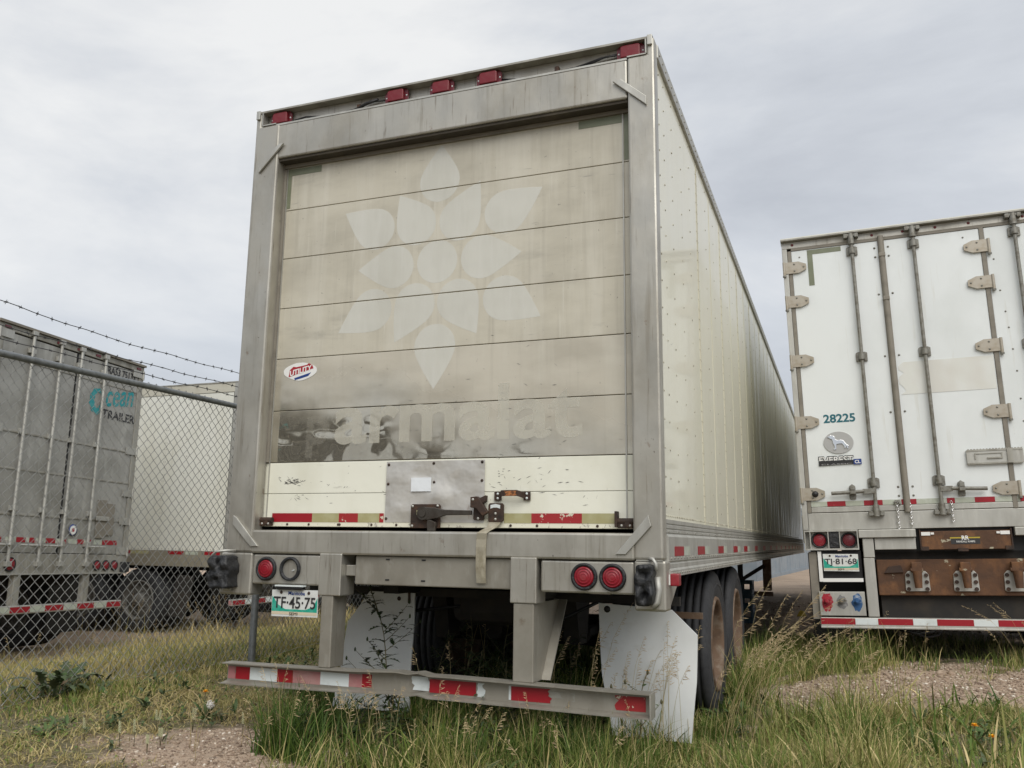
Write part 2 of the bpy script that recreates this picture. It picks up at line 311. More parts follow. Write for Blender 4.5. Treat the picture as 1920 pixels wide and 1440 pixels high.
class MB:
    def __init__(s): s.v = []; s.f = []; s.sm = set()
    def add(s, vs, fs, smooth=False):
        o = len(s.v); s.v += [tuple(x) for x in vs]
        for f in fs:
            if smooth: s.sm.add(len(s.f))
            s.f.append(tuple(i + o for i in f))
        return s
    def box(s, x0, x1, y0, y1, z0, z1):
        vs = [(x, y, z) for x in (x0, x1) for y in (y0, y1) for z in (z0, z1)]
        return s.add(vs, [(0, 1, 3, 2), (4, 6, 7, 5), (0, 4, 5, 1), (2, 3, 7, 6), (0, 2, 6, 4), (1, 5, 7, 3)])
    def prism(s, poly, d0, d1, plane='xz'):
        n = len(poly)
        def P(a, b, d): return {'xz': (a, d, b), 'yz': (d, a, b), 'xy': (a, b, d)}[plane]
        vs = [P(a, b, d0) for a, b in poly] + [P(a, b, d1) for a, b in poly]
        fs = [tuple(range(n))[::-1], tuple(range(n, 2 * n))] + [(i, (i + 1) % n, n + (i + 1) % n, n + i) for i in range(n)]
        ar = sum(poly[i][0] * poly[(i + 1) % n][1] - poly[(i + 1) % n][0] * poly[i][1] for i in range(n))
        flip = (ar < 0) != (plane == 'xz')
        if (d1 < d0): flip = not flip
        if flip: fs = [f[::-1] for f in fs]
        return s.add(vs, fs)
    def cyl(s, p0, p1, r, n=12, r1=None, cap=True):
        p0, p1 = Vector(p0), Vector(p1); r1 = r if r1 is None else r1
        d = (p1 - p0).normalized(); a = d.orthogonal().normalized(); b = d.cross(a)
        vs = []
        for p, q in ((p0, r), (p1, r1)):
            vs += [p + a * q * math.cos(2 * math.pi * i / n) + b * q * math.sin(2 * math.pi * i / n) for i in range(n)]
        s.add(vs, [(i, (i + 1) % n, n + (i + 1) % n, n + i) for i in range(n)], smooth=n > 6)
        if cap:
            s.add(vs[:n], [tuple(range(n))[::-1]]); s.add(vs[n:], [tuple(range(n))])
        return s
    def tube(s, pts, r, n=8, taper=None):
        pts = [Vector(p) for p in pts]; vs = []; a = None
        for i, p in enumerate(pts):
            d = (pts[min(i + 1, len(pts) - 1)] - pts[max(i - 1, 0)]).normalized()
            if a is None: a = d.orthogonal().normalized()
            else:
                a = (a - d * a.dot(d))
                a = a.normalized() if a.length > 1e-6 else d.orthogonal().normalized()
            b = d.cross(a); q = r if taper is None else r + (taper - r) * i / (len(pts) - 1)
            vs += [p + a * q * math.cos(2 * math.pi * k / n) + b * q * math.sin(2 * math.pi * k / n) for k in range(n)]
        fs = [(j * n + k, j * n + (k + 1) % n, (j + 1) * n + (k + 1) % n, (j + 1) * n + k) for j in range(len(pts) - 1) for k in range(n)]
        s.add(vs, fs, smooth=True)
        s.add([], [])
        o = len(s.v) - len(vs)
        s.f.append(tuple(o + i for i in range(n))[::-1]); s.f.append(tuple(o + len(vs) - n + i for i in range(n)))
        return s
    def lathe(s, prof, c, axis='x', n=48, a0=0.0, a1=2 * math.pi, smooth=True):
        """prof: (radius, along axis)"""
        c = Vector(c); vs = []; full = abs(a1 - a0 - 2 * math.pi) < 1e-6; m_ = n if full else n + 1
        for r_, t in prof:
            for i in range(m_):
                an = a0 + (a1 - a0) * i / n; u, w = r_ * math.cos(an), r_ * math.sin(an)
                vs.append(c + (Vector((t, u, w)) if axis == 'x' else Vector((u, t, w)) if axis == 'y' else Vector((u, w, t))))
        fs = []
        for j in range(len(prof) - 1):
            for i in range(n):
                k_ = (i + 1) % m_
                fs.append((j * m_ + i, j * m_ + k_, (j + 1) * m_ + k_, (j + 1) * m_ + i))
        return s.add(vs, fs, smooth)
    def dome(s, c, nrm, r, h=None, n=6):
        c, d = Vector(c), Vector(nrm).normalized(); h = h or r * 0.6
        a = d.orthogonal().normalized(); b = d.cross(a)
        ring = lambda q, t: [c + d * t + a * q * math.cos(2 * math.pi * i / n) + b * q * math.sin(2 * math.pi * i / n) for i in range(n)]
        vs = ring(r, 0) + ring(r * 0.72, h * 0.75) + [c + d * h]
        fs = [(i, (i + 1) % n, n + (i + 1) % n, n + i) for i in range(n)] + [(n + i, n + (i + 1) % n, 2 * n) for i in range(n)]
        return s.add(vs, fs, True)
    def mesh(s, name):
        me = bpy.data.meshes.new(name)
        o = OFF
        me.from_pydata([(x + o.x, y + o.y, z + o.z) for x, y, z in s.v], [], s.f)
        if s.sm:
            arr = np.zeros(len(s.f), bool); arr[list(s.sm)] = True
            me.polygons.foreach_set('use_smooth', arr)
        me.update()
        return me
    def build(s, name, m_, parent=None, bevel=0.0, fix=False, label=None):
        me = s.mesh(name)
        if fix:
            b = bmesh.new(); b.from_mesh(me); bmesh.ops.recalc_face_normals(b, faces=b.faces); b.to_mesh(me); b.free()
        return link(name, me, m_, parent, bevel, label)

def link(name, me, m_, parent=None, bevel=0.0, label=None):
    o = bpy.data.objects.new(name, me)
    COL.objects.link(o)
    if m_ is not None and not me.materials: me.materials.append(m_)
    if parent is not None: o.parent = parent
    if bevel:
        md = o.modifiers.new('bevel', 'BEVEL'); md.width = bevel; md.segments = 2; md.limit_method = 'ANGLE'
        md.angle_limit = R(40); md.harden_normals = False
    if label: o['label'] = label
    return o

def thing(name, label, cat, loc=(0, 0, 0), rot=None, group=None):
    o = bpy.data.objects.new(name, None)
    COL.objects.link(o)
    o.location = loc
    if rot: o.rotation_mode, o.rotation_euler = rot
    o['label'] = label; o['category'] = cat
    if group: o['group'] = group
    o.empty_display_size = 0.3
    return o

def tag(o, label=None, cat=None, group=None, kind=None):
    if label: o['label'] = label
    if cat: o['category'] = cat
    if group: o['group'] = group
    if kind: o['kind'] = kind
    return o

def copy_tree(o, parent=None):
    c = o.copy(); COL.objects.link(c)
    if parent is not None: c.parent = parent
    for ch in list(o.children): copy_tree(ch, c)
    return c

def box(name, x0, x1, y0, y1, z0, z1, m_, parent=None, bevel=0.0, label=None):
    return MB().box(x0, x1, y0, y1, z0, z1).build(name, m_, parent, bevel, label=label)

def sheet(name, poly, y, m_, parent, th=0.0015):
    """flat print or tape: a thin prism on a face looking to -y"""
    return MB().prism(poly, y - th, y).build(name, m_, parent)

def rect(x0, x1, z0, z1): return [(x0, z0), (x1, z0), (x1, z1), (x0, z1)]

def ragged(x0, x1, z0, z1, side='r', n=7, a=0.02):
    rr = random.Random(int(x0 * 1000) + n)
    left = [(x0 + (rr.uniform(-a, a) if side in 'lb' else 0), z0 + (z1 - z0) * i / n) for i in range(n + 1)]
    right = [(x1 + (rr.uniform(-a, a) if side in 'rb' else 0), z1 - (z1 - z0) * i / n) for i in range(n + 1)]
    return right[::-1] + left[::-1]

def text(name, s, x0, x1, z0, z1, y, m_, parent, bold=0.0, shear=0.0, th=0.001, rot=0.0, label=None):
    cu = bpy.data.curves.new('txt', 'FONT')
    cu.body = s; cu.size = 1.0; cu.offset = bold; cu.shear = shear; cu.extrude = 0.01; cu.resolution_u = 4; cu.align_x = 'LEFT'
    to = bpy.data.objects.new('txt', cu); COL.objects.link(to)
    dg = bpy.context.evaluated_depsgraph_get(); dg.update()
    me = bpy.data.meshes.new_from_object(to.evaluated_get(dg))
    bpy.data.objects.remove(to); bpy.data.curves.remove(cu)
    n = len(me.vertices); co = np.empty(n * 3, np.float32); me.vertices.foreach_get('co', co); co = co.reshape(-1, 3)
    mn, mx = co.min(0), co.max(0)
    u = (co[:, 0] - mn[0]) / (mx[0] - mn[0]); v = (co[:, 1] - mn[1]) / (mx[1] - mn[1]); w = (co[:, 2] - mn[2]) / max(1e-6, mx[2] - mn[2])
    X = x0 + u * (x1 - x0); Z = z0 + v * (z1 - z0); Y = y - w * th
    if rot:
        cx, cz = (x0 + x1) / 2, (z0 + z1) / 2; c_, s_ = math.cos(rot), math.sin(rot)
        X, Z = cx + (X - cx) * c_ - (Z - cz) * s_, cz + (X - cx) * s_ + (Z - cz) * c_
    out = np.stack([X + OFF.x, Y + OFF.y, Z + OFF.z], 1).astype(np.float32)
    me.vertices.foreach_set('co', out.ravel()); me.materials.clear(); me.update()
    return link(name, me, m_, parent, label=label)

def big_mesh(name, V, F, m_, parent=None, tint=None, smooth=False):
    """V (n,3), F (m,3|4) arrays -> object; tint: per-vertex float attribute"""
    me = bpy.data.meshes.new(name)
    V = np.asarray(V, np.float32); F = np.asarray(F, np.int32); k_ = F.shape[1]
    me.vertices.add(len(V)); me.vertices.foreach_set('co', V.ravel())
    me.loops.add(F.size); me.loops.foreach_set('vertex_index', F.ravel())
    me.polygons.add(len(F))
    me.polygons.foreach_set('loop_start', np.arange(0, F.size, k_, dtype=np.int32))
    me.polygons.foreach_set('loop_total', np.full(len(F), k_, np.int32))
    if smooth: me.polygons.foreach_set('use_smooth', np.ones(len(F), bool))
    me.update(calc_edges=True); me.validate()
    if tint is not None:
        at = me.attributes.new('tint', 'FLOAT', 'POINT'); at.data.foreach_set('value', np.asarray(tint, np.float32))
    return link(name, me, m_, parent)

# ------------------------------------------------------------------ ground
GX = [-400, -60, -9, -6.6, -5, -3.6, -2.5, -1.5, -.6, .3, 1.3, 1.9, 2.6, 4, 60, 400]
GZ = [-.3, -.3, -.3, -.26, -.05, .2, .25, .19, .12, .08, .07, .19, .25, .27, .2, .2]
def _sm(t): t = np.clip(t, 0, 1); return t * t * (3 - 2 * t)
def G(x, y):
    x = np.asarray(x, float); y = np.asarray(y, float)
    z = (np.interp(x - .25, GX, GZ) + np.interp(x + .25, GX, GZ) + 2 * np.interp(x, GX, GZ)) / 4
    t = _sm((y - 4) / 4) * _sm((x + 3) / 1.5)
    z = z + (np.maximum(z, .2) - z) * t
    near = np.exp(-((x / 14) ** 2 + (y / 16) ** 2))
    z = z + near * (0.012 * np.sin(x * 5.1 + y * 2.3) + 0.010 * np.sin(x * 2.2 - y * 4.4 + 1) + 0.006 * np.sin(x * 11 + 2 * np.sin(y * 7)))
    return z
_h = rng.random((64, 64))
def vnoise(x, y, s):
    x = np.asarray(x) * s + 100; y = np.asarray(y) * s + 100
    xi, yi = np.floor(x).astype(int), np.floor(y).astype(int); fx, fy = _sm(x - xi), _sm(y - yi)
    g = lambda a, b: _h[a % 64, b % 64]
    return (g(xi, yi) * (1 - fx) + g(xi + 1, yi) * fx) * (1 - fy) + (g(xi, yi + 1) * (1 - fx) + g(xi + 1, yi + 1) * fx) * fy
def grassy(x, y):
    """0 = bare gravel, 1 = thick grass"""
    x = np.asarray(x, float); y = np.asarray(y, float)
    n = 0.6 * vnoise(x, y, 1.1) + 0.5 * vnoise(x, y, 3.1) + .5 * vnoise(x, y, 8.3) - 0.8
    g = np.full(x.shape, 0.9)
    # gravel patch at the front left, where the view runs out of the frame
    d = np.hypot((x + 0.98) / 0.72, (y + 0.42) / 0.50); g = np.minimum(g, _sm((d - 0.72 + n * 1.1) / 0.6) * 0.9)
    # gravel band on the right before the other trailer
    d = np.hypot((x - 3.15) / 1.85, (y - 2.95) / 1.15); g = np.minimum(g, _sm((d - 0.78 + n * 1.3) / 0.5) * 0.9)
    # yard beyond
    g = np.minimum(g, 1 - _sm((y - 6.8 + n * 1.2 + np.clip(x - 2, 0, 3) * .6) / 1.2) * _sm((x + 3.0) / .8))
    # far side of the fence: dry, thin, then bare
    g = np.where(x < -3.0, np.minimum(g, 1 - 0.95 * _sm((-x - 6.4 + n * 1.6) / 2.0)), g)
    g = np.minimum(g, 1 - _sm((np.hypot(x, y - 2) - 16) / 6))
    return np.clip(g + n * 0.12, 0, 1)

def axis(lo, hi, step, far):
    a = np.arange(lo, hi + step, step); o = [hi + step]; s_ = step
    while o[-1] < far: s_ *= 1.35; o.append(o[-1] + s_)
    o2 = [lo - step]; s_ = step
    while o2[-1] > -far: s_ *= 1.35; o2.append(o2[-1] - s_)
    return np.array(o2[::-1] + list(a) + o)
xs, ys = axis(-10, 6, .07, 380), axis(-1.6, 10, .07, 380)
XX, YY = np.meshgrid(xs, ys, indexing='ij')
ZZ = G(XX, YY)
V = np.stack([XX, YY, ZZ], -1).reshape(-1, 3)
nx, ny = len(xs), len(ys)
ii, jj = np.meshgrid(np.arange(nx - 1), np.arange(ny - 1), indexing='ij')
F = np.stack([ii * ny + jj, (ii + 1) * ny + jj, (ii + 1) * ny + jj + 1, ii * ny + jj + 1], -1).reshape(-1, 4)
gm = mat('dirt_and_gravel', (0, 0, 0), 0.95, attr=('tint', [(0.0, (0.43, 0.325, 0.24)), (0.45, (0.29, 0.225, 0.15)), (0.8, (0.15, 0.13, 0.062)), (1.0, (0.105, 0.098, 0.042))]),
         layers=[((0.38, 0.305, 0.25), (26, 26, 26), 0.55, 0.66, 0.65, 5), ((0.12, 0.09, 0.065), (34, 34, 34), 0.56, 0.68, 0.7, 5), ((0.22, 0.17, 0.125), (1.2, 1.2, 1.2), 0.45, 0.7, 0.5, 4)],
         bump=[((30, 30, 30), 0.02, 5), ((90, 90, 90), 0.012, 4)])
ground = big_mesh('ground', V, F, gm, tint=grassy(XX, YY).ravel(), smooth=True)
tag(ground, kind='structure')

# ------------------------------------------------------------------ shared trailer pieces
TY_R = 0.51
def tyre_mesh(name='tyre'):
    w = 0.135; p = []
    prof = [(0.30, -w + .02), (0.36, -w), (0.44, -w - .003), (0.485, -w + .012), (0.50, -w + .028)]
    for gx in (-0.075, -0.025, 0.025, 0.075):
        prof += [(TY_R, gx - .009), (TY_R - .016, gx - .006), (TY_R - .016, gx + .006), (TY_R, gx + .009)]
    prof += [(0.50, w - .028), (0.485, w - .012), (0.44, w + .003), (0.36, w), (0.30, w - .02)]
    b = MB().lathe(prof, (0, 0, 0), 'x', 56)
    for sx in (-1, 1):       # raised sidewall rings
        b.lathe([(0.40, sx * (w + .002)), (0.405, sx * (w + .006)), (0.412, sx * (w + .006)), (0.417, sx * (w + .002))], (0, 0, 0), 'x', 56)
    return b.mesh(name)
def rim_mesh(name='rim', deep=True):
    """outer face towards +x"""
    w = 0.135
    prof = [(0.325, w - .012), (0.318, w), (0.300, w + .002), (0.288, w - .02), (0.278, 0.02), (0.262, -0.055), (0.235, -0.085), (0.150, -0.10), (0.112, -0.095), (0.108, -0.02), (0.085, 0.01), (0.0, 0.014)]
    if not deep:
        prof = [(0.325, w - .012), (0.318, w), (0.300, w + .002), (0.288, w - .02), (0.275, 0.06), (0.262, 0.075), (0.17, 0.085), (0.112, 0.08), (0.105, 0.13), (0.08, 0.15), (0.0, 0.152)]
    b = MB().lathe(prof, (0, 0, 0), 'x', 40)
    zf = -0.09 if deep else 0.085
    for i in range(10):
        a = 2 * math.pi * i / 10
        c = Vector((zf, 0.165 * math.cos(a), 0.165 * math.sin(a))); b.cyl(c, c + Vector((.03, 0, 0)), 0.016, 6)
    for i in range(5):
        a = 2 * math.pi * (i + .5) / 5
        c = Vector((zf + .002, 0.222 * math.cos(a), 0.222 * math.sin(a))); b.cyl(c, c + Vector((.006, 0, 0)), 0.027, 10)
    return b.mesh(name)
OFF = Vector((0, 0, 0))
ME_TYRE = tyre_mesh(); ME_RIM = rim_mesh(); ME_RIM2 = rim_mesh('rim', False)
ME_TYRE.materials.append(M['tyre']); ME_RIM.materials.append(M['rim']); ME_RIM2.materials.append(M['grey_rim'])
def wheel(parent, x, y, z, side, rim=None, inner=True, label=None, ry=None):
    """dual wheel; side=+1 outer face towards +x.  part 'wheel' (the rim) > 'tyre'"""
    off = OFF
    r_ = bpy.data.objects.new('wheel', rim or ME_RIM); COL.objects.link(r_); r_.parent = parent
    r_.location = (x + off.x, y + off.y, z + off.z); r_.rotation_euler = (random.uniform(0, 6), 0, 0) if side > 0 else (random.uniform(0, 6), 0, math.pi)
    t = bpy.data.objects.new('tyre', ME_TYRE); COL.objects.link(t); t.parent = r_
    if label: r_['label'] = label
    if inner:
        r3 = bpy.data.objects.new('wheel', rim or ME_RIM); COL.objects.link(r3); r3.parent = parent
        r3.location = (x - side * 0.33 + off.x, y + off.y, z + off.z); r3.rotation_euler = (0, 0, math.pi if side > 0 else 0)
        t3 = bpy.data.objects.new('tyre', ME_TYRE); COL.objects.link(t3); t3.parent = r3
    return r_

def lamp(parent, x, y, z, r=0.068, lens='red_lens', label=None, dark=False):
    """round tail lamp facing -y: rubber ring > lens"""
    b = MB().lathe([(r, 0), (r, -.014), (r - .006, -.019), (r - .015, -.017), (r - .018, -.004)] if not dark else
                   [(r, 0), (r, -.014), (r - .006, -.019), (r - .015, -.017), (r - .018, .03), (r - .03, .06), (0.0, .065)], (x, y, z), 'y', 32)
    o = b.build('tail_lamp', M['rubber'], parent, label=label)
    if not dark:
        l = MB().lathe([(r - .016, -.006), (r - .018, -.013), (r - .035, -.018), (0.0, -.020)], (x, y, z), 'y', 32)
        for i in range(3): l.lathe([(r * (.2 + .2 * i), -.0205), (r * (.2 + .2 * i) + .003, -.0215), (r * (.2 + .2 * i) + .006, -.0195)], (x, y, z), 'y', 24)
        l.build('lens', M[lens], o)
    else:
        w = MB(); w.tube([(x + .03, y - .01, z - .005), (x + .01, y + .0, z - .012), (x - .02, y + .02, z - .01), (x - .035, y + .04, z + .01)], .003, 5)
        w.add([(x + .02, y + .0, z + .035), (x + .042, y - .004, z + .02), (x + .035, y + .01, z + .005), (x + .018, y + .012, z + .015)], [(0, 1, 2, 3)])
        w.build('broken_connector', M['white_tape'], o)
    return o

# ------------------------------------------------------------------ MAIN TRAILER  (rear face y = 0)
L = 16.1
T = thing('semi_trailer', 'large cream semi trailer with tan roll-up rear door and faded leaf emblem', 'trailer', (0, 0, 0))
W = 1.295
# body shell
box('roof', -W + .01, W - .01, 0.09, L, 3.935, 3.965, M['alum'], T)
box('front_wall', -W + .01, W - .01, L - .04, L, 1.12, 3.93, M['cream_side'], T)
box('floor', -W + .02, W - .02, 0.10, L - .04, 1.17, 1.27, M['dark'], T)
box('inner_lining', W - .05, W - .03, 0.12, L - .05, 1.28, 3.93, M['dark'], T)
seams = [0.092] + [1.49 + 1.23 * i for i in range(12)] + [L]
def side_panel(y0, y1, sgn, nm='side_panel'):
    nU, nV = (8 if y0 < 3 else 22), 10; b = MB(); vs = []; z0, z1 = 1.372, 3.93
    ph = random.uniform(0, 6)
    for i in range(nU + 1):
        for j in range(nV + 1):
            u, v = i / nU, j / nV
            k0 = max(0, min(1, (y0 - 3) / 4)); bulge = (0.0008 + .003 * k0) * math.sin(math.pi * u) * math.sin(math.pi * v) + (.0004 * (1 - k0) * math.sin(9 * u + ph) + .0048 * k0 * math.sin(2 * math.pi * u * 3 + ph)) * math.sin(math.pi * v)
            vs.append((sgn * (W + bulge), y0 + .003 + (y1 - y0 - .006) * u, z0 + (z1 - z0) * v))
    n = len(vs); vs += [(sgn * (W - .02), y, z) for _, y, z in vs]
    K = nV + 1; fs = []
    for i in range(nU):
        for j in range(nV):
            q = (i * K + j, (i + 1) * K + j, (i + 1) * K + j + 1, i * K + j + 1); fs.append(q)
    b.add(vs, fs if sgn > 0 else [f[::-1] for f in fs], True)
    rim = [i * K for i in range(nU + 1)] + [nU * K + j for j in range(1, K)] + [i * K + nV for i in range(nU - 1, -1, -1)] + [j for j in range(nV - 1, 0, -1)]
    rv_ = [b.v[q] for q in rim] + [b.v[n + q] for q in rim]; R_ = len(rim)
    b.add(rv_, [(k, (k + 1) % R_, R_ + (k + 1) % R_, R_ + k) for k in range(R_)])
    return b.build(nm, M['cream_side'], T)
for i in range(len(seams) - 1): side_panel(seams[i], seams[i + 1], 1)
box('side_wall', -W, -W + .02, 0.092, L, 1.372, 3.93, M['cream_side'], T)
M['cream_seam'] = mat('grimy_panel_lap', (0.60, 0.575, 0.45), 0.45, layers=[((0.40, 0.37, 0.28), (9, 9, 1.5), 0.45, 0.7, 0.8, 4)])
for y in seams[1:-1]: MB().box(W - .004, W + .0035, y - .006, y + .013, 1.374, 3.894).build('panel_lap', M['cream_seam'], T)
for y in seams[1:-1]: MB().box(W - .004, W + .0028, y + .612, y + .617, 1.374, 3.894).build('panel_crease', M['cream_seam'], T)
# rivets on the right side
rv = MB()
for y in seams[1:-1]:
    for dy in (-.022, .022):
        for i in range(36): rv.dome((W + .001, y + dy, 1.42 + i * .07), (1, 0, 0), .0055, .004, 5)
for y in [0.16, 0.30, 0.54, 0.85, 1.17] + [s + d for s in seams[1:-1] for d in (0.41, 0.82)]:
    for i in range(17): rv.dome((W + .001, y, 1.44 + i * .15 + (.03 if int(y * 100) % 2 else 0)), (1, 0, 0), .0062, .004, 6)
for i in range(260): rv.dome((W + .001, .14 + i * .055, 1.392), (1, 0, 0), .006, .005, 5)
o = rv.build('side_rivet', M['rivet_cream'], T); o['kind'] = 'stuff'
# top rail with rivets
box('top_rail', W - .02, W + .018, 0.08, L, 3.895, 3.978, M['alum'], T, .006)
rv = MB()
for i in range(150): rv.dome((W + .018, .12 + i * .09, 3.93), (1, 0, 0), .008, .006, 6)
o = rv.build('rail_rivet', M['dirty_alum'], T); o['kind'] = 'stuff'
box('top_rail', -W - .018, -W + .02, 0.08, L, 3.895, 3.978, M['alum'], T)
# lower rail: grooved extrusion
prof = [(0, 1.372), (.012, 1.372), (.012, 1.352), (.006, 1.348), (.012, 1.343), (.012, 1.328), (.006, 1.324), (.012, 1.319), (.012, 1.306), (.006, 1.302), (.012, 1.297),
        (.022, 1.285), (.022, 1.165), (.014, 1.158), (.022, 1.150), (.022, 1.128), (.030, 1.118), (.030, 1.088), (0, 1.088)]
MB().prism([(W - .03 + 0, 1.088), (W - .03, 1.372)][::-1] + [(W + a, z) for a, z in prof][::-1] if False else [(W - .03, 1.372), (W - .03, 1.088)] + [(W + a, z) for a, z in prof[::-1]],
           0.092, L, 'xz').build('lower_rail', M['alum'], T)
box('lower_rail', -W - .02, -W + .03, 0.09, L, 1.088, 1.372, M['alum'], T)
rv = MB()
for i in range(150):
    rv.dome((W + .022, .15 + i * .095, 1.178), (1, 0, 0), .008, .006, 6)
    rv.dome((W + .030, .12 + i * .075, 1.104), (1, 0, 0), .007, .006, 6)
    if i % 3 == 0: rv.dome((W + .012, .15 + i * .095, 1.312), (1, 0, 0), .006, .005, 6)
o = rv.build('rail_rivet', M['dirty_alum'], T); o['kind'] = 'stuff'
for i in range(16):
    y = [0.25, 1.02, 1.94, 2.84, 3.63, 4.65][i] if i < 6 else 4.65 + (i - 5) * 0.95
    MB().box(W + .0225, W + .0245, y, y + .27, 1.188, 1.237).build('reflective_tape', M['red_tape'], T)
    MB().box(W + .0225, W + .0240, y + .275, y + .47, 1.188, 1.237).build('reflective_tape', M['pale_tape'], T)
# floor cross-members and gear below
for i in range(38):
    b = MB().box(-1.24, 1.24, .35 + i * .41, .41 + i * .41, 1.075, 1.165); b.build('crossmember', M['dark'], T)
for sx in (-1, 1):
    box('slider_rail', sx * .46 - .05, sx * .46 + .05, .5, 6.2, .93, 1.075, M['dark'], T)
    for y in (1.35, 2.65, 4.0):
        MB().prism([(y - .18, .93), (y + .18, .93), (y + .08, .60), (y - .08, .60)], sx * .46 - .05, sx * .46 + .05, 'yz').build('suspension_hanger', M['dark'], T)
    for y in (2.15, 3.39):
        MB().cyl((sx * .34, y - .30, .62), (sx * .34, y - .08, .62), .085, 16).build('brake_chamber', M['dark'], T)
    MB().box(sx * .46 - .04, sx * .46 + .04, 1.55, 4.0, .63, .68).build('leaf_spring', M['dark'], T)
for y in (2.15, 3.39):
    MB().cyl((-1.0, y, .56), (1.0, y, .56), .065, 14).build('axle', M['dark'], T)
    for sx in (-1, 1): wheel(T, sx * 1.135, y, .56, sx)
box('flap_bar', -1.24, 1.24, .80, .84, .90, .95, M['dark'], T)
box('air_tank', -.30, .30, 1.0, 1.28, .72, .98, M['dark'], T, .08)
MB().tube([(-.9, 1.0, 1.0), (-.5, .9, .80), (0, 1.1, .86), (.4, .95, .74), (.9, 1.2, 1.0)], .012, 6).build('air_hose', M['black'], T)
box('flap_bracket', 1.02, 1.262, 1.50, 1.52, .775, .815, M['rim'], T)
# landing gear far forward
lg = M['dark']
for sx in (-1, 1): box('landing_leg', sx * .76 - .075, sx * .76 + .075, 12.9, 13.06, .40, 1.09, M['rim'] if sx > 0 else lg, T, .01)
box('landing_crossbar', -.80, .86, 12.88, 12.98, .30, .38, M['rim'], T)
MB().cyl((.72, 12.86, .86), (.25, 12.86, .56), .035, 8).build('landing_brace', lg, T)
MB().cyl((.28, 12.86, 1.0), (.28, 12.86, .1), .05, 8).build('landing_brace', lg, T)
box('landing_post', -.10, .20, 9.2, 9.4, .22, 1.08, lg, T)

# rear frame
st = M['steel']
for sx, xi in ((1, 1.157), (-1, -1.122)):
    xo = sx * (W + .012)
    pp = [(xi, 1.17), (xo, 1.17), (xo, 3.982), (sx * 1.265, 3.982), (sx * 1.265, 3.884), (xi, 3.884)]
    MB().prism(pp if sx > 0 else pp[::-1], 0, .095).build('corner_post', st, T, .012)
b = MB().box(1.160, 1.318, 0.0, .12, .925, 1.168); b.build('post_foot', st, T, .012)
b = MB().box(-1.338, -1.112, 0.0, .12, .925, 1.168); b.build('post_foot', st, T, .012)
MB().prism([(.12, 1.15), (.12, .93), (.45, 1.09), (.45, 1.15)], 1.285, 1.31, 'yz').build('foot_gusset', st, T)
MB().box(1.172, 1.304, -.003, 0.001, 1.165, 1.171).build('weld_seam', M['dirty_alum'], T)
box('header', -1.16, 1.155, 0.004, .115, 3.645, 3.878, st, T, .010)
MB().box(-1.16, 1.155, .002, .010, 3.872, 3.884).build('header_lip', M['alum'], T)
box('header_recess', -1.255, 1.26, .055, .075, 3.88, 3.972, M['steel'], T)
MB().box(-1.30, 1.30, -.004, .10, 3.974, 3.986).build('roof_edge', M['dirty_alum'], T)
# thin angle strips framing the recess ends
for sx, x in ((-1, -1.255), (1, 1.262)):
    MB().box(x - .004, x + .004, -.004, .05, 3.888, 3.975).build('recess_trim', M['alum'], T)
    MB().box(min(x, x - sx * .105), max(x, x - sx * .105), -.004, .01, 3.883, 3.890).build('recess_trim', M['alum'], T)
for x in (-1.285, 1.285):
    MB().box(x - .014, x + .014, -.014, 0, 3.93, 3.99).build('corner_clip', M['alum'], T, .003)
ml = MB().prism([(-.078, -.044), (.078, -.044), (.078, .03), (.062, .046), (-.062, .046), (-.078, .03)], -.012, .0).mesh('marker_lamp')
ml.materials.append(M['dark_red_lens'])
ln = MB().prism([(-.055, -.034), (.055, -.034), (.055, .030), (.045, .038), (-.045, .038), (-.055, .030)], -.034, -.012).mesh('lens'); ln.materials.append(M['marker_red'])
sc_ = MB()
for x in (-.068, .068): sc_.dome((x, -.012, 0), (0, -1, 0), .006, .004)
sc_ = sc_.mesh('screw'); sc_.materials.append(M['white_tape'])
for x in (-1.132, -.288, .018, .325, 1.172):
    o = link('marker_lamp', ml, None, T); o.location = (x, .036 if abs(x) < 1 else .040, 3.927)
    q = link('lens', ln, None, o, .005); q = link('screw', sc_, None, o)
wr = MB(); wr2 = MB()
wr.tube([(-1.05, .03, 3.90), (-.95, .035, 3.915), (-.8, .04, 3.895), (-.6, .04, 3.905), (-.45, .03, 3.93), (-.37, .035, 3.925)], .006, 6)
wr.tube([(-.62, .04, 3.89), (-.5, .03, 3.925), (-.42, .028, 3.935)], .010, 6)
wr2.tube([(.40, .035, 3.915), (.5, .04, 3.90), (.6, .04, 3.895), (.85, .04, 3.905), (1.0, .035, 3.93), (1.1, .035, 3.935)], .006, 6)
wr2.tube([(.9, .04, 3.90), (1.03, .03, 3.93), (1.09, .03, 3.925)], .005, 6)
wr.build('wiring', M['black'], T); wr2.build('wiring', M['black'], T)
for x in (-.56, .74): MB().box(x - .012, x + .012, .03, .055, 3.89, 3.93).build('wire_clip', M['rust'], T)
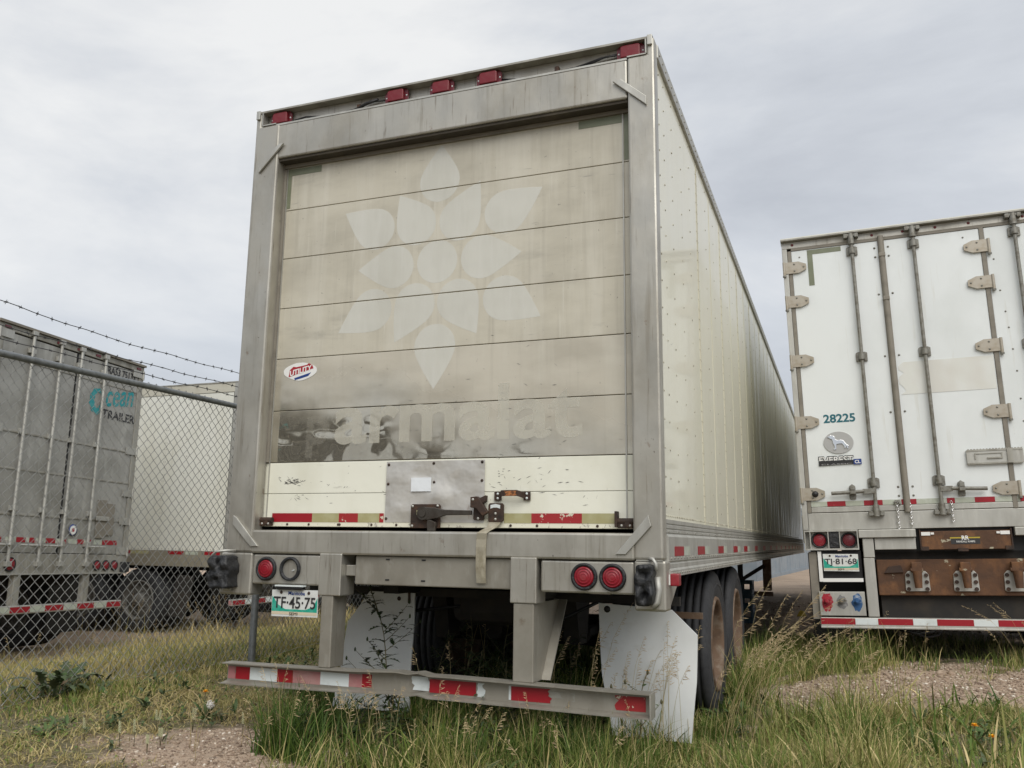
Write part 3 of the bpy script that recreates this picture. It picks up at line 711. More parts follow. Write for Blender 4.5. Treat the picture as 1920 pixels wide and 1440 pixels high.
# corner gussets
gs = {'ul': [(-1.11, 3.733), (-1.073, 3.733), (-1.252, 3.553), (-1.252, 3.600)], 'ur': [(1.076, 3.748), (1.122, 3.755), (1.263, 3.628), (1.263, 3.577)],
      'll': [(-1.259, 1.385), (-1.235, 1.372), (-1.070, 1.205), (-1.122, 1.203), (-1.259, 1.330)], 'lr': [(1.238, 1.390), (1.252, 1.335), (1.122, 1.195), (1.070, 1.195)]}
for p in gs.values(): MB().prism(p, -.016, -.001).build('corner_gusset', M['alum'], T, .003, fix=True)
box('sill', -1.125, 1.165, -.006, .118, 1.165, 1.300, st, T, .012)
box('sill_beam', -.43, .515, .022, .075, 1.005, 1.163, M['steel_dirty'], T, .006)
for x in (-.225, -.005):
    for z in (1.145, 1.035): MB().box(x - .012, x + .012, .0195, .0225, z - .004, z + .004).build('bolt_slot', M['black'], T)
box('lamp_box', -1.11, -.652, .006, .10, .990, 1.160, st, T, .010)
box('lamp_box', .672, 1.158, .006, .10, 1.000, 1.160, st, T, .010)
lamp(T, -1.010, .006, 1.078)
lamp(T, -.846, .006, 1.080, dark=True, label='empty tail lamp socket with its lens missing')
lamp(T, .905, .006, 1.082); lamp(T, 1.052, .006, 1.082)
for x in (-.573, .583):
    box('upright_sleeve', x - .072, x + .072, -.012, .14, .940, 1.172, st, T, .006)
box('beam_link', -.50, -.43, .04, .09, 1.05, 1.11, st, T, .004)
# guard uprights with a braced side plate
for x0, x1, yb in ((-.624, -.548, .14), (.528, .640, .42)):
    b = MB(); b.box(x0, x1, -.005, .05, .552, .94); b.build('guard_upright', M['steel_dirty'], T, .006)
    MB().prism([(.05, .94), (.05, .552), (.13, .552), (yb, .94)], x1 - .012, x1 - .002, 'yz').build('brace_plate', M['steel_dirty'], T)
    b = MB(); xf = x1 + (.045 if yb > .3 else -.004)
    b.add([(x1 - .03, .13, .552), (xf, .13, .552), (xf, yb, .94), (x1 - .03, yb, .94), (x1 - .03, .138, .548), (xf, .138, .548), (xf, yb + .008, .936), (x1 - .03, yb + .008, .936)],
                    [(0, 1, 2, 3), (7, 6, 5, 4), (0, 4, 5, 1), (1, 5, 6, 2), (2, 6, 7, 3), (3, 7, 4, 0)]); b.build('brace_flange', M['steel_dirty'], T)
# bent guard bar: C channel open to the rear
stn = [(-1.25, 0, 0), (-.9, .002, 0), (-.4, .008, 0), (-.12, .020, 0), (-.06, .012, .012), (0, .020, .018), (.06, .010, .008), (.2, .012, 0), (.7, .006, 0), (1.0, .003, -.004), (1.236, .002, -.002)]
cs = [(-.045, .052), (-.045, .058), (.045, .058), (.045, -.058), (-.050, -.058), (-.050, -.052), (-.020, -.050), (.012, -.044), (.012, .044), (-.020, .050)]
vs = []; fs = []
for x, dz, dy in stn:
    for j, (yy, zz) in enumerate(cs): vs.append((x, yy + dy + .01, .487 + dz + zz))
n = len(cs)
for i in range(len(stn) - 1): fs += [(i * n + j, i * n + (j + 1) % n, (i + 1) * n + (j + 1) % n, (i + 1) * n + j) for j in range(n)]
fs += [tuple(range(n)), tuple((len(stn) - 1) * n + j for j in range(n))[::-1]]
MB().add(vs, fs).build('guard_bar', M['steel_dirty'], T, fix=True)
MB().box(1.236, 1.243, -.045, .055, .430, .548).build('bar_end_cap', st, T)
YT = .0215
def bar_tape(x0, x1, m_, rag=None):
    xm = (x0 + x1) / 2; dz = float(np.interp(xm, [s[0] for s in stn], [s[1] for s in stn])); dy = float(np.interp(xm, [s[0] for s in stn], [s[2] for s in stn]))
    p = ragged(x0, x1, .452 + dz, .520 + dz, rag, 6, .012) if rag else rect(x0, x1, .452 + dz, .520 + dz)
    sheet('reflective_tape', p, YT + dy, M[m_], T)
for a in [(-1.243, -1.190, 'faded_red', 'r'), (-1.190, -1.092, 'red_tape'), (-1.092, -.906, 'white_tape'), (-.906, -.80, 'red_tape'), (-.80, -.62, 'faded_red'),
          (-.62, -.438, 'white_tape'), (-.438, -.355, 'faded_red'), (-.355, -.296, 'red_tape'), (.052, .318, 'red_tape'), (.322, .36, 'white_tape', 'b'),
          (.513, .72, 'red_tape', 'r'), (.500, .512, 'white_tape'), (1.064, 1.205, 'worn_red', 'l')]: bar_tape(*a)
sheet('reflective_tape', ragged(-.05, .046, .468, .538, 'b', 6, .012), YT + .012, M['white_tape'], T)
for x in (.76, .86, .95): sheet('adhesive_remnant', ragged(x - .03, x + .03, .458 + random.uniform(0, .03), .515, 'b', 5, .02), YT, M['dirty_alum'], T)
# plate
P_ = T
pl = MB().prism([(-.955, .962), (-.647, .966), (-.643, .818), (-.951, .815)][::-1], -.006, -.003).build('license_plate', M['plate_white'], P_)
def plate_print(o, x0, x1, z0, z1, y, num):
    w, h = x1 - x0, z1 - z0
    sheet('plate_print', [(x0 + .003, z0 + .18 * h), (x1 - .003, z0 + .18 * h), (x1 - .003, z0 + .72 * h), (x1 - .09 * w, z0 + .40 * h), (x1 - .25 * w, z0 + .27 * h), (x0 + .3 * w, z0 + .27 * h), (x0 + .14 * w, z0 + .44 * h), (x0 + .003, z0 + .76 * h)], y - .0005, M['plate_green'], o, .0008)
    sheet('plate_print', rect(x0 + .003, x1 - .003, z0 + .01, z0 + .18 * h), y - .0005, M['plate_sand'], o, .0008)
    text('lettering', num, x0 + .045 * w, x1 - .045 * w, z0 + .30 * h, z0 + .74 * h, y - .002, M['black_print'], o, bold=.012)
    text('lettering', 'Manitoba', x0 + .36 * w, x0 + .72 * w, z0 + .81 * h, z0 + .95 * h, y - .002, M['blue'], o, bold=.01)
    text('lettering', 'SEMI', x0 + .40 * w, x0 + .58 * w, z0 + .05 * h, z0 + .16 * h, y - .002, M['black_print'], o)
    b = MB()
    for fx in (.2, .8): b.dome((x0 + fx * w, y - .001, z0 + .90 * h), (0, -1, 0), .010, .005, 8)
    b.build('plate_bolt', M['rust'], o)
plate_print(pl, -.953, -.645, .817, .964, -.006, 'TF\u00b745\u00b775')
MB().box(-.915, -.74, -.03, .006, .965, .985).build('plate_lamp', M['black'], T, .006)
MB().box(-.92, -.73, -.034, -.002, .983, .991).build('plate_lamp_cover', M['white_tape'], T)
# melted dock bumpers and bent rods
def blob(x0, x1, y0, y1, z0, z1, seed, nm):
    b = bmesh.new(); bmesh.ops.create_cube(b, size=1.0); bmesh.ops.subdivide_edges(b, edges=b.edges, cuts=9, use_grid_fill=True)
    rr = random.Random(seed); ph = [rr.uniform(0, 6) for _ in range(6)]
    for v in b.verts:
        x, y, z = v.co
        k_ = 1 - .10 * (abs(x * 2) ** 4) * (abs(z * 2) ** 4)
        x, z = x * k_, z * k_
        dy = .10 * math.sin(9 * x + ph[0]) * math.sin(7 * z + ph[1]) + .08 * math.sin(17 * z + ph[2]) + .04 * math.sin(21 * x + 13 * z + ph[3])
        for cz in (.24, -.24):
            d = math.hypot((x) * (x1 - x0), (z - cz) * (z1 - z0))
            if y < .2: dy += .55 * math.exp(-(d / .016) ** 2) - .20 * math.exp(-((d - .034) / .010) ** 2)
        x += .05 * math.sin(11 * z + ph[4]) + .02 * math.sin(27 * z + ph[5])
        v.co = ((x0 + x1) / 2 + x * (x1 - x0), (y0 + y1) / 2 + (y + (dy if y < .3 else 0)) * (y1 - y0), (z0 + z1) / 2 + z * (z1 - z0))
    for f in b.faces: f.smooth = True
    me = bpy.data.meshes.new(nm); b.to_mesh(me); b.free()
    return link(nm, me, M['rubber'], T)
blob(1.182, 1.268, -.085, .0, .955, 1.150, 3, 'dock_bumper')
blob(-1.345, -1.205, -.10, .0, .962, 1.150, 8, 'dock_bumper')
MB().tube([(1.245, -.005, 1.175), (1.245, -.035, 1.178), (1.265, -.05, 1.176), (1.278, -.05, 1.155), (1.280, -.05, 1.12)], .009, 8).build('bumper_rod', M['alum'], T)
MB().tube([(-1.345, -.06, 1.115), (-1.34, -.075, 1.15), (-1.31, -.08, 1.172), (-1.25, -.06, 1.178), (-1.235, .0, 1.178)], .008, 8).build('bumper_rod', M['alum'], T)
MB().tube([(1.275, -.01, 1.09), (1.283, -.012, 1.03), (1.275, -.012, .97), (1.25, -.02, .945)], .016, 8).build('bumper_rod', M['alum'], T)
MB().cyl((-1.29, -.012, .955), (-1.24, -.012, .955), .010, 10).build('bumper_rod', M['alum'], T)
b = box('side_marker', 1.322, 1.365, .08, .15, 1.045, 1.105, M['red_lens'], T, .006)
MB().box(1.305, 1.323, .075, .15, 1.05, 1.10).build('marker_base', M['white'], b)

# roll-up door
DZ = [1.328, 1.5155, 1.703, 2.020, 2.3465, 2.671, 2.998, 3.321, 3.660]
door = box('roll_up_door', -1.16, 1.156, .121, .14, 1.32, 3.68, M['black'], T)
dm = ['cream_door', 'cream_door', 'bare_panel', 'bare_panel', 'tan_panel', 'tan_panel', 'tan_panel', 'tan_panel']
for i in range(8):
    box('door_panel', -1.156, 1.152, .1, .120, DZ[i] + (.0015 if i else .045), DZ[i + 1] - (.0025 if i != 0 else .001), M[dm[i]], door, .0025)
box('bottom_rail', -1.156, 1.152, .094, .120, 1.322, 1.372, M['cream_chipped'], door, .003)
for x0, x1 in ((-1.105, -1.101), (1.103, 1.110)):
    MB().box(x0, x1, .092, .0995, 1.33, 3.62).build('door_edge_strip', M['alum'], door)
MB().box(-1.160, -1.128, .02, .0975, 1.706, 3.64).build('door_track', M['black'], T)
MB().box(-1.127, -1.106, .085, .0985, 1.706, 3.60).build('door_track', M['seal'], T)
MB().box(-1.155, 1.152, .02, .095, 3.628, 3.6445).build('header_shade_sheet', M['shade_brown'], T)  # dark sheet that puts the shade under the header into colour
MB().box(-1.13, 1.155, .085, .0985, 3.605, 3.640).build('top_seal', M['seal'], door)
YD = .0985
# leaf emblem, cut by the panel joints
def drop(cx, cz, tx, tz, r=.131):
    d = math.hypot(tx - cx, tz - cz); a = math.atan2(tz - cz, tx - cx)
    if d < r * 1.05: return [(cx + r * math.cos(t * math.pi / 20), cz + r * math.sin(t * math.pi / 20)) for t in range(40)]
    half = math.acos(r / d) + .22; pts = []
    N = 34
    for i in range(N + 1):
        t = a + half + (2 * math.pi - 2 * half) * i / N
        pts.append((cx + r * math.cos(t), cz + r * math.sin(t)))
    end, sta = pts[-1], pts[0]
    def curve(p, ang, q):        # concave-convex flank from the circle to the tip
        tx_, tz_ = -math.sin(ang) * 1, math.cos(ang)
        s_ = 1 if (tx_ * (q[0] - p[0]) + tz_ * (q[1] - p[1])) > 0 else -1
        c = (p[0] + s_ * tx_ * d * .28, p[1] + s_ * tz_ * d * .28)
        return [((1 - t) ** 2 * p[0] + 2 * t * (1 - t) * c[0] + t * t * q[0], (1 - t) ** 2 * p[1] + 2 * t * (1 - t) * c[1] + t * t * q[1]) for t in [k_ / 8 for k_ in range(1, 9)]]
    A = curve(end, a - half, (tx, tz)); B = curve(sta, a + half, (tx, tz))
    return pts + A + B[:-1][::-1]
D_ = [(-.015, 3.370, -.008, 3.600), (-.440, 3.117, -.658, 3.245), (-.162, 3.115, -.280, 3.312), (.122, 3.112, .250, 3.335), (.412, 3.120, .636, 3.242),
      (-.302, 2.862, -.548, 2.864), (-.017, 2.867, -.017, 2.867), (.268, 2.866, .513, 2.870), (-.440, 2.607, -.668, 2.482), (-.156, 2.616, -.282, 2.396),
      (.122, 2.616, .245, 2.412), (.412, 2.607, .630, 2.482), (-.017, 2.357, -.017, 2.104)]
bm_ = bmesh.new()
for d4 in D_:
    vv = [bm_.verts.new((x, YD + .001, z)) for x, z in drop(*d4)]
    bm_.faces.new(vv)
for z in DZ[2:-1]:
    for dz in (-.0045, .0035):
        bmesh.ops.bisect_plane(bm_, geom=bm_.verts[:] + bm_.edges[:] + bm_.faces[:], plane_co=(0, 0, z + dz), plane_no=(0, 0, 1))
kill = [f for f in bm_.faces if any(abs(f.calc_center_median().z - z + .0005) < .0035 for z in DZ[2:-1])]
bmesh.ops.delete(bm_, geom=kill, context='FACES')
bmesh.ops.triangulate(bm_, faces=bm_.faces[:])
me = bpy.data.meshes.new('emblem'); bm_.to_mesh(me); bm_.free()
link('leaf_emblem', me, M['ghost_print'], door)
text('lettering', 'armalat', -.66, .868, 1.800, 2.118, YD + .0005, M['ghost_faint'], door, bold=.022, th=.0006)
text('lettering', 'p', -.855, -.695, 1.728, 1.978, YD + .0005, M['ghost_lost'], door, bold=.022, th=.0006)
# manufacturer's sticker
sz = 2.262; sx0 = -.925
sheet('sticker', [(sx0 + .108 * math.cos(t) + (.012 * math.cos(3 * t)), sz - .004 + .056 * math.sin(t) + .008 * abs(math.cos(t)) * (1 if math.sin(t) > 0 else 0)) for t in [k_ * 2 * math.pi / 32 for k_ in range(32)]], YD + .0005, M['white'], door, .001)
sheet('sticker', [(sx0 - .082, sz - .035), (sx0 + .095, sz + .012), (sx0 + .085, sz + .034), (sx0 + .06, sz + .046), (sx0 + .045, sz + .036), (sx0 - .03, sz + .026), (sx0 - .05, sz + .030), (sx0 - .075, sz + .010)], YD - .0005, M['red_print'], door, .0006)
sheet('sticker', [(sx0 - .040, sz - .042), (sx0 + .080, sz - .012), (sx0 + .06, sz - .034), (sx0 + .01, sz - .046), (sx0 - .035, sz - .055)], YD - .0005, M['blue'], door, .0006)
text('lettering', 'UTILITY', sx0 - .075, sx0 + .088, sz - .014, sz + .020, YD - .0012, M['white'], door, bold=.03, shear=.2, rot=.20, th=.0006)
# green corner tapes and reflective tape
for p in (rect(.85, 1.100, 3.556, 3.603), rect(1.112, 1.142, 3.332, 3.603), rect(-1.105, -.853, 3.556, 3.600), rect(-1.105, -1.075, 3.335, 3.555)):
    sheet('green_tape', p, YD + .0005, M['green_tape'], door, .001)
sheet('green_tape', rect(-.108, .06, 1.462, 1.492), .0935, M['olive_tape'], door, .001)
for x0, x1, m_ in ((-1.06, -.779, 'red_tape'), (-.779, -.597, 'olive_tape'), (-.597, -.470, 'worn_red'), (-.470, -.330, 'olive_tape'), (-.330, -.303, 'worn_red'),
                   (.432, .588, 'olive_tape'), (.588, .867, 'worn_red'), (.867, 1.058, 'olive_tape')):
    sheet('reflective_tape', rect(x0, x1, 1.3725, 1.400) if False else rect(x0, x1, 1.348, 1.400), .0935, M[m_], door, .001)
# dented patch plate, paper label
nU, nV = 24, 14; b = MB(); vs = []
for i in range(nU + 1):
    for j in range(nV + 1):
        u, v = i / nU, j / nV
        e_ = min(1, 8 * min(u, 1 - u)) * min(1, 6 * min(v, 1 - v))
        dd = .010 * math.sin(5 * u + 4 * v) * math.sin(7 * v + 3 * u) + .008 * math.exp(-((u - .62) ** 2 + (v - .42) ** 2) / .02) - .010 * math.exp(-((u - .72) ** 2 + (v - .33) ** 2) / .006) + .007 * math.exp(-((u - .35 - .4 * v) / .05) ** 2)
        vs.append((-.294 + .610 * u, .0955 - .004 - e_ * abs(dd) * .6, 1.350 + .342 * v))
b.add(vs, [(i * (nV + 1) + j, (i + 1) * (nV + 1) + j, (i + 1) * (nV + 1) + j + 1, i * (nV + 1) + j + 1) for i in range(nU) for j in range(nV)], True)
b.build('patch_plate', M['patch'], door)
b = MB()
for x, z in ((-.28, 1.675), (.005, 1.678), (.30, 1.680), (-.28, 1.565), (.01, 1.572), (.30, 1.578), (-.285, 1.37)): b.dome((x, .090, z), (0, -1, 0), .009, .006, 7)
for x in (-.95, -.80, -.60, -.59, -.38, -.22, .47, .62, .95): b.dome((x, .093, 1.335), (0, -1, 0), .008, .005, 7)
b.build('rusty_bolt', M['rust'], door)
b = MB().box(-.128, -.004, .0790, .0850, 1.521, 1.598)
b.build('paper_label', M['paper'], door)
rr = random.Random(12)
def scuff(cx, cz, w_, h_, n_, y_):
    b = MB()
    for _ in range(n_):
        x0, z0 = cx + rr.gauss(0, w_), cz + rr.gauss(0, h_); a_ = rr.gauss(0, .5); l_ = rr.uniform(.003, .018); t_ = rr.uniform(.0006, .0024)
        dx, dz = math.cos(a_) * l_, math.sin(a_) * l_
        b.add([(x0 - dx, y_, z0 - dz), (x0, y_, z0 - t_), (x0 + dx, y_, z0 + dz), (x0, y_, z0 + t_)], [(0, 1, 2, 3)])
    o = b.build('scuff_mark', M['scuff'], door); o['kind'] = 'stuff'
scuff(-.93, 1.585, .036, .010, 60, .0990); scuff(-.90, 1.50, .02, .01, 9, .0990); scuff(-.55, 1.54, .30, .05, 22, .0990); scuff(.75, 1.57, .20, .06, 30, .0990)
scuff(.40, 1.60, .03, .06, 16, .0990); scuff(.0, 1.95, .5, .12, 26, .0990); scuff(.35, 2.2, .5, .10, 16, .0990); scuff(.2, 1.80, .5, .04, 24, .0990)
# latch
b = MB().prism([(-.120, 1.318), (.058, 1.318), (.058, 1.440), (.050, 1.450), (-.112, 1.450), (-.120, 1.440)], .070, .090)
b.build('latch_plate', M['rust'], door, .003)
b = MB(); b.cyl((-.028, .072, 1.398), (-.028, .034, 1.398), .036, 20); b.cyl((-.028, .036, 1.398), (-.028, .026, 1.398), .020, 16)
b.prism([(-.035, 1.432), (.04, 1.430), (.10, 1.418), (.262, 1.414), (.262, 1.390), (.11, 1.388), (.06, 1.372), (.0, 1.362), (-.04, 1.366)][::-1], .036, .056)
b.prism([(.0, 1.37), (.05, 1.35), (.045, 1.302), (.0, 1.302), (-.005, 1.34)][::-1], .040, .062)
b.build('latch_lever', M['lever'], door, .004, fix=True)
b = MB().box(-.075, -.045, .05, .07, 1.388, 1.416); b.build('latch_pin', M['olive_tape'], door, .004)
b = MB(); b.prism([(.252, 1.430), (.252, 1.486), (.292, 1.490), (.310, 1.470), (.355, 1.402), (.325, 1.384), (.288, 1.425)][::-1], .045, .072)
b.prism([(.262, 1.430), (.322, 1.432), (.322, 1.370), (.316, 1.362), (.266, 1.362), (.260, 1.370)][::-1], .070, .088)
b.prism([(.296, 1.478), (.340, 1.496), (.338, 1.462), (.318, 1.450)][::-1], .05, .085)
b.build('latch_catch', M['rust'], door, .003, fix=True)
b = MB()
for x, z in ((-.108, 1.438), (.046, 1.440), (-.108, 1.33), (.268, 1.472), (.290, 1.372)): b.dome((x, .044 if x > .1 and z > 1.4 else .069, z), (0, -1, 0), .008, .006, 8)
b.build('latch_rivet', M['alum'], door)
# strap with buckle plate
b = MB().prism([(.352, 1.352), (.425, 1.352), (.436, 1.362), (.436, 1.444), (.428, 1.454), (.356, 1.454), (.348, 1.444), (.348, 1.362)], .070, .085); b.build('strap_plate', M['rust'], door, .003)
b = MB().prism([(.362, 1.424), (.362, 1.444), (.392, 1.449), (.418, 1.444), (.418, 1.424), (.40, 1.430), (.38, 1.430)][::-1], .0685, .0695); b.build('strap_plate_slot', M['white_tape'], door)
b = MB()
for z in (1.398, 1.368): b.dome((.391, .069, z), (0, -1, 0), .008, .006, 8)
b.build('strap_rivet', M['alum'], door)
cl = [(.383, .075, 1.365), (.385, .070, 1.345), (.378, .05, 1.325), (.362, .000, 1.306), (.351, -.020, 1.292), (.347, -.014, 1.26), (.346, -.016, 1.22), (.344, -.012, 1.18), (.344, -.012, 1.12), (.344, -.004, 1.06), (.345, .002, 1.034)]
hw = [.036, .034, .030, .028, .029, .028, .0285, .028, .028, .027, .027]
vs = []; fs = []
for (x, y, z), h in zip(cl, hw):
    vs += [(x - h, y, z), (x + h, y, z), (x + h, y + .005, z), (x - h, y + .005, z)]
for i in range(len(cl) - 1): fs += [(i * 4 + j, i * 4 + (j + 1) % 4, (i + 1) * 4 + (j + 1) % 4, (i + 1) * 4 + j) for j in range(4)]
fs += [(0, 1, 2, 3), tuple(len(vs) - 4 + j for j in range(4))[::-1]]
o = MB().add(vs, fs).build('pull_strap', M['strap'], door, fix=True)
# pull handle
b = MB()
for x0, x1 in ((.376, .416), (.545, .582)): b.prism([(x0, 1.468), (x1, 1.468), (x1, 1.516), (x0, 1.516)], .086, .0945)
b.add([], [])
hp = [(.410, .090, 1.503), (.428, .05, 1.505), (.45, .045, 1.506), (.52, .045, 1.506), (.54, .05, 1.500), (.556, .090, 1.492)]
vs = []; fs = []
for x, y, z in hp: vs += [(x, y, z - .016), (x, y, z + .016), (x, y + .005, z + .016), (x, y + .005, z - .016)]
for i in range(len(hp) - 1): fs += [(i * 4 + j, i * 4 + (j + 1) % 4, (i + 1) * 4 + (j + 1) % 4, (i + 1) * 4 + j) for j in range(4)]
b.add(vs, fs); b.build('pull_handle', M['rust'], door, fix=True)
sheet('rust_patch', ragged(.455, .512, 1.492, 1.518, 'b', 5, .012), .0448, M['rust_bright'], door, .001)
b = MB()
for x in (.396, .563):
    for z in (1.480, 1.504): b.dome((x, .086, z), (0, -1, 0), .007, .005, 8)
b.build('handle_rivet', M['white_tape'], door)
# rollers / brackets at the lower corners
for x, s_ in ((-1.09, 1), (1.10, 1)):
    b = MB(); b.box(x - .035, x + .04, .060, .094, 1.325, 1.372); b.cyl((x - .05, .07, 1.36), (x + .05, .07, 1.36), .016, 12); b.cyl((x + .015, .055, 1.345), (x + .015, .07, 1.345), .014, 10)
    b.box(x - .05, x - .035, .05, .094, 1.33, 1.41)
    b.build('roller_bracket', M['rust'], door, .003)
    b = MB()
    for dx in (-.015, .028): b.dome((x + dx, .059, 1.338), (0, -1, 0), .007, .005, 8)
    b.build('bracket_bolt', M['alum'], door)
# mud flaps
fy = .74
def flap(poly, amp, ph):
    b = bmesh.new(); lo = [b.verts.new((x, fy, z)) for x, z in poly]; hi = [b.verts.new((x, fy + .012, z)) for x, z in poly]; n = len(poly)
    b.faces.new(lo); b.faces.new(hi[::-1])
    for i in range(n): b.faces.new((lo[i], hi[i], hi[(i + 1) % n], lo[(i + 1) % n]))
    for k_ in range(1, 14): bmesh.ops.bisect_plane(b, geom=b.verts[:] + b.edges[:] + b.faces[:], plane_co=(0, 0, .18 + k_ * .055), plane_no=(0, 0, 1))
    x0 = min(p[0] for p in poly); x1 = max(p[0] for p in poly)
    for k_ in range(1, 9): bmesh.ops.bisect_plane(b, geom=b.verts[:] + b.edges[:] + b.faces[:], plane_co=(x0 + (x1 - x0) * k_ / 9, 0, 0), plane_no=(1, 0, 0))
    for v in b.verts:
        x, y, z = v.co; d_ = max(0, .92 - z)
        v.co.y += amp * (d_ ** 1.6) * (1 + .5 * math.sin(4.5 * x + ph)) + .010 * math.sin(9 * z + 5 * x + ph) * min(1, d_ * 4)
    bmesh.ops.recalc_face_normals(b, faces=b.faces)
    me = bpy.data.meshes.new('mud_flap'); b.to_mesh(me); b.free()
    me.polygons.foreach_set('use_smooth', np.ones(len(me.polygons), bool))
    o = link('mud_flap', me, M['flap_white'], T); md = o.modifiers.new('split', 'EDGE_SPLIT'); md.split_angle = R(35)
    return o
flap([(.778, .905), (1.205, .882), (1.345, .750), (1.338, .50), (1.305, .185), (.86, .185), (.80, .5)], -.05, 1.0)
b = MB(); b.dome((.83, fy, .872), (0, -1, 0), .020, .01, 10); b.build('flap_bolt', M['black'], T)
flap([(-.745, .924), (-.42, .922), (-.42, .21), (-.70, .20), (-.978, .192), (-.892, .728)], -.04, 2.6)
MB().dome((-.53, fy, .885), (0, -1, 0), .014, .01, 10).build('flap_bolt', M['rust'], T)
MB().box(-.462, -.448, fy - .01, fy, .86, .93).build('flap_pin', M['rust'], T)

# ------------------------------------------------------------------ RIGHT TRAILER (white, three door panels, ramp box)
# local axes: x along the rear from its left edge, y into the trailer, z up from the door bottom
OFF = Vector((0, 0, 1.26))
eul = ('YXZ', (-0.01007, -0.02862, 0.01197))
rm = Matrix.Rotation(0.01197, 3, 'Z') @ Matrix.Rotation(-0.01007, 3, 'X') @ Matrix.Rotation(-0.02862, 3, 'Y')
B = thing('semi_trailer', 'white swing-door semi trailer numbered 28225 with rusty ramp beam below', 'trailer',
          Vector((1.788, 4.25, 1.542)) + rm @ Vector((0, 0, -1.26)), eul)
WB = 2.60; LB = 14.6; wp = M['white_paint']
box('side_wall', .0, .025, .05, LB, -.02, 2.64, M['white_side'], B)
box('side_wall', WB - .025, WB, .05, LB, -.02, 2.64, M['white_side'], B)
box('roof', .0, WB, .05, LB, 2.64, 2.665, M['alum'], B)
box('front_wall', .03, WB - .03, LB - .05, LB, -.1, 2.64, M['white_side'], B)
box('floor', .03, WB - .03, .06, LB - .05, -.14, -.03, M['dark'], B)
box('side_rail', -.008, .02, .06, LB, -.27, -.02, M['alum'], B)
box('side_rail', WB - .02, WB + .008, .06, LB, -.27, -.02, M['alum'], B)
b = MB().box(.0, .048, -.012, .09, -.155, 2.585); b.build('corner_post', M['alum'], B, .004)
b = MB().box(WB - .048, WB, -.012, .09, -.155, 2.585); b.build('corner_post', M['alum'], B, .004)
box('header', .0, WB, .0, .09, 2.588, 2.655, M['steel'], B, .004)
MB().box(-.006, WB + .006, -.055, .1, 2.657, 2.672).build('roof_edge', M['dirty_alum'], B)
MB().box(-.004, WB + .004, -.045, .1, 2.673, 2.684).build('roof_edge', M['white_side'], B)
for x in (.10, .83, 1.10, 1.38, 1.66, 2.1): MB().dome((x, .0, 2.622), (0, -1, 0), .014, .008, 10).build('marker_lamp', M['dark_red_lens'], B)
# doors
for i, (x0, x1) in enumerate(((.086, .876), (.926, 1.735), (1.776, 2.515))):
    box('door_panel', x0, x1, .004, .05, .055, 2.560, wp, B, .004)
for x0, x1 in ((.050, .085), (1.736, 1.775), (2.516, 2.551)): box('door_seal', x0, x1, -.004, .045, .0, 2.562, M['seal'], B, .004)
box('door_seal', .086, 2.515, -.003, .045, 2.562, 2.587, M['seal'], B)
box('door_seal', .086, 2.515, .000, .045, .003, .052, M['alum'], B, .004)
b = MB(); b.cyl((.901, -.012, -.01), (.901, -.012, 2.60), .026, 12); b.build('centre_bar', M['seal'], B)
MB().box(.872, .930, -.002, .02, .003, 2.56).build('door_seal', M['seal'], B)
for z in (1.98, 2.41): MB().box(.872, .930, -.042, .0, z - .02, z + .02).build('bar_clip', M['seal'], B, .006)
def hinge_mesh():
    b = MB(); b.prism([(.0, -.058), (.13, -.058), (.200, -.026), (.200, .026), (.13, .058), (.0, .058)], -.012, .0)
    b.cyl((-.006, -.010, -.075), (-.006, -.010, .062), .013, 10)
    return b.mesh('hinge')
OFF0 = OFF; OFF = Vector((0, 0, 0))
ME_H = hinge_mesh(); ME_H.materials.append(M['hinge'])
b = MB()
for x, z in ((.09, .034), (.09, -.034), (.176, 0)): b.dome((x, -.012, z), (0, -1, 0), .010, .007, 7)
b.cyl((-.006, -.010, -.09), (-.006, -.010, -.075), .017, 8)
ME_HB = b.mesh('hinge_bolt'); ME_HB.materials.append(M['cast'])
OFF = OFF0
for z in (2.385, 2.040, 1.447, .849, .173):
    for x, s_ in ((.016, 1), (1.795, -1)):
        o = link('hinge', ME_H, None, B); o.location = (x, -.006, z + OFF.z); o.scale = (s_, 1, 1)
        q = link('hinge_bolt', ME_HB, None, o)
MB().dome((.13, -.018, .173), (0, -1, 0), .030, .03, 10).build('rubber_stop', M['black'], B)
# lock rods
for x in (.640, 1.178, 2.015):
    r_ = MB().cyl((x, -.035, .0), (x, -.035, 2.60), .0165, 12).build('lock_rod', M['cast'], B)
    for z in (2.48, 1.436, .255):
        b = MB(); b.prism([(x - .050, z - .04), (x + .050, z - .04), (x + .050, z + .04), (x + .03, z + .05), (x - .03, z + .05), (x - .050, z + .04)], -.014, .002)
        b.cyl((x, -.035, z - .028), (x, -.035, z + .028), .029, 12)
        b.build('rod_guide', M['cast'], r_, .003)
    for z, s_ in ((2.60, 1), (.01, -1)):
        b = MB(); b.cyl((x, -.034, z - .055), (x, -.034, z + .05), .031, 12, r1=.026)
        b.box(x - .062, x + .062, -.05, .0, z + s_ * .035 - .012, z + s_ * .035 + .014)
        b.box(x - .066, x - .030, -.055, -.0, z + s_ * .03 - .02, z + s_ * .03 + .02)
        b.box(x + .032, x + .066, -.055, -.0, z + s_ * .03 - .02, z + s_ * .03 + .02)
        b.build('rod_cam', M['cast'], r_, .004)
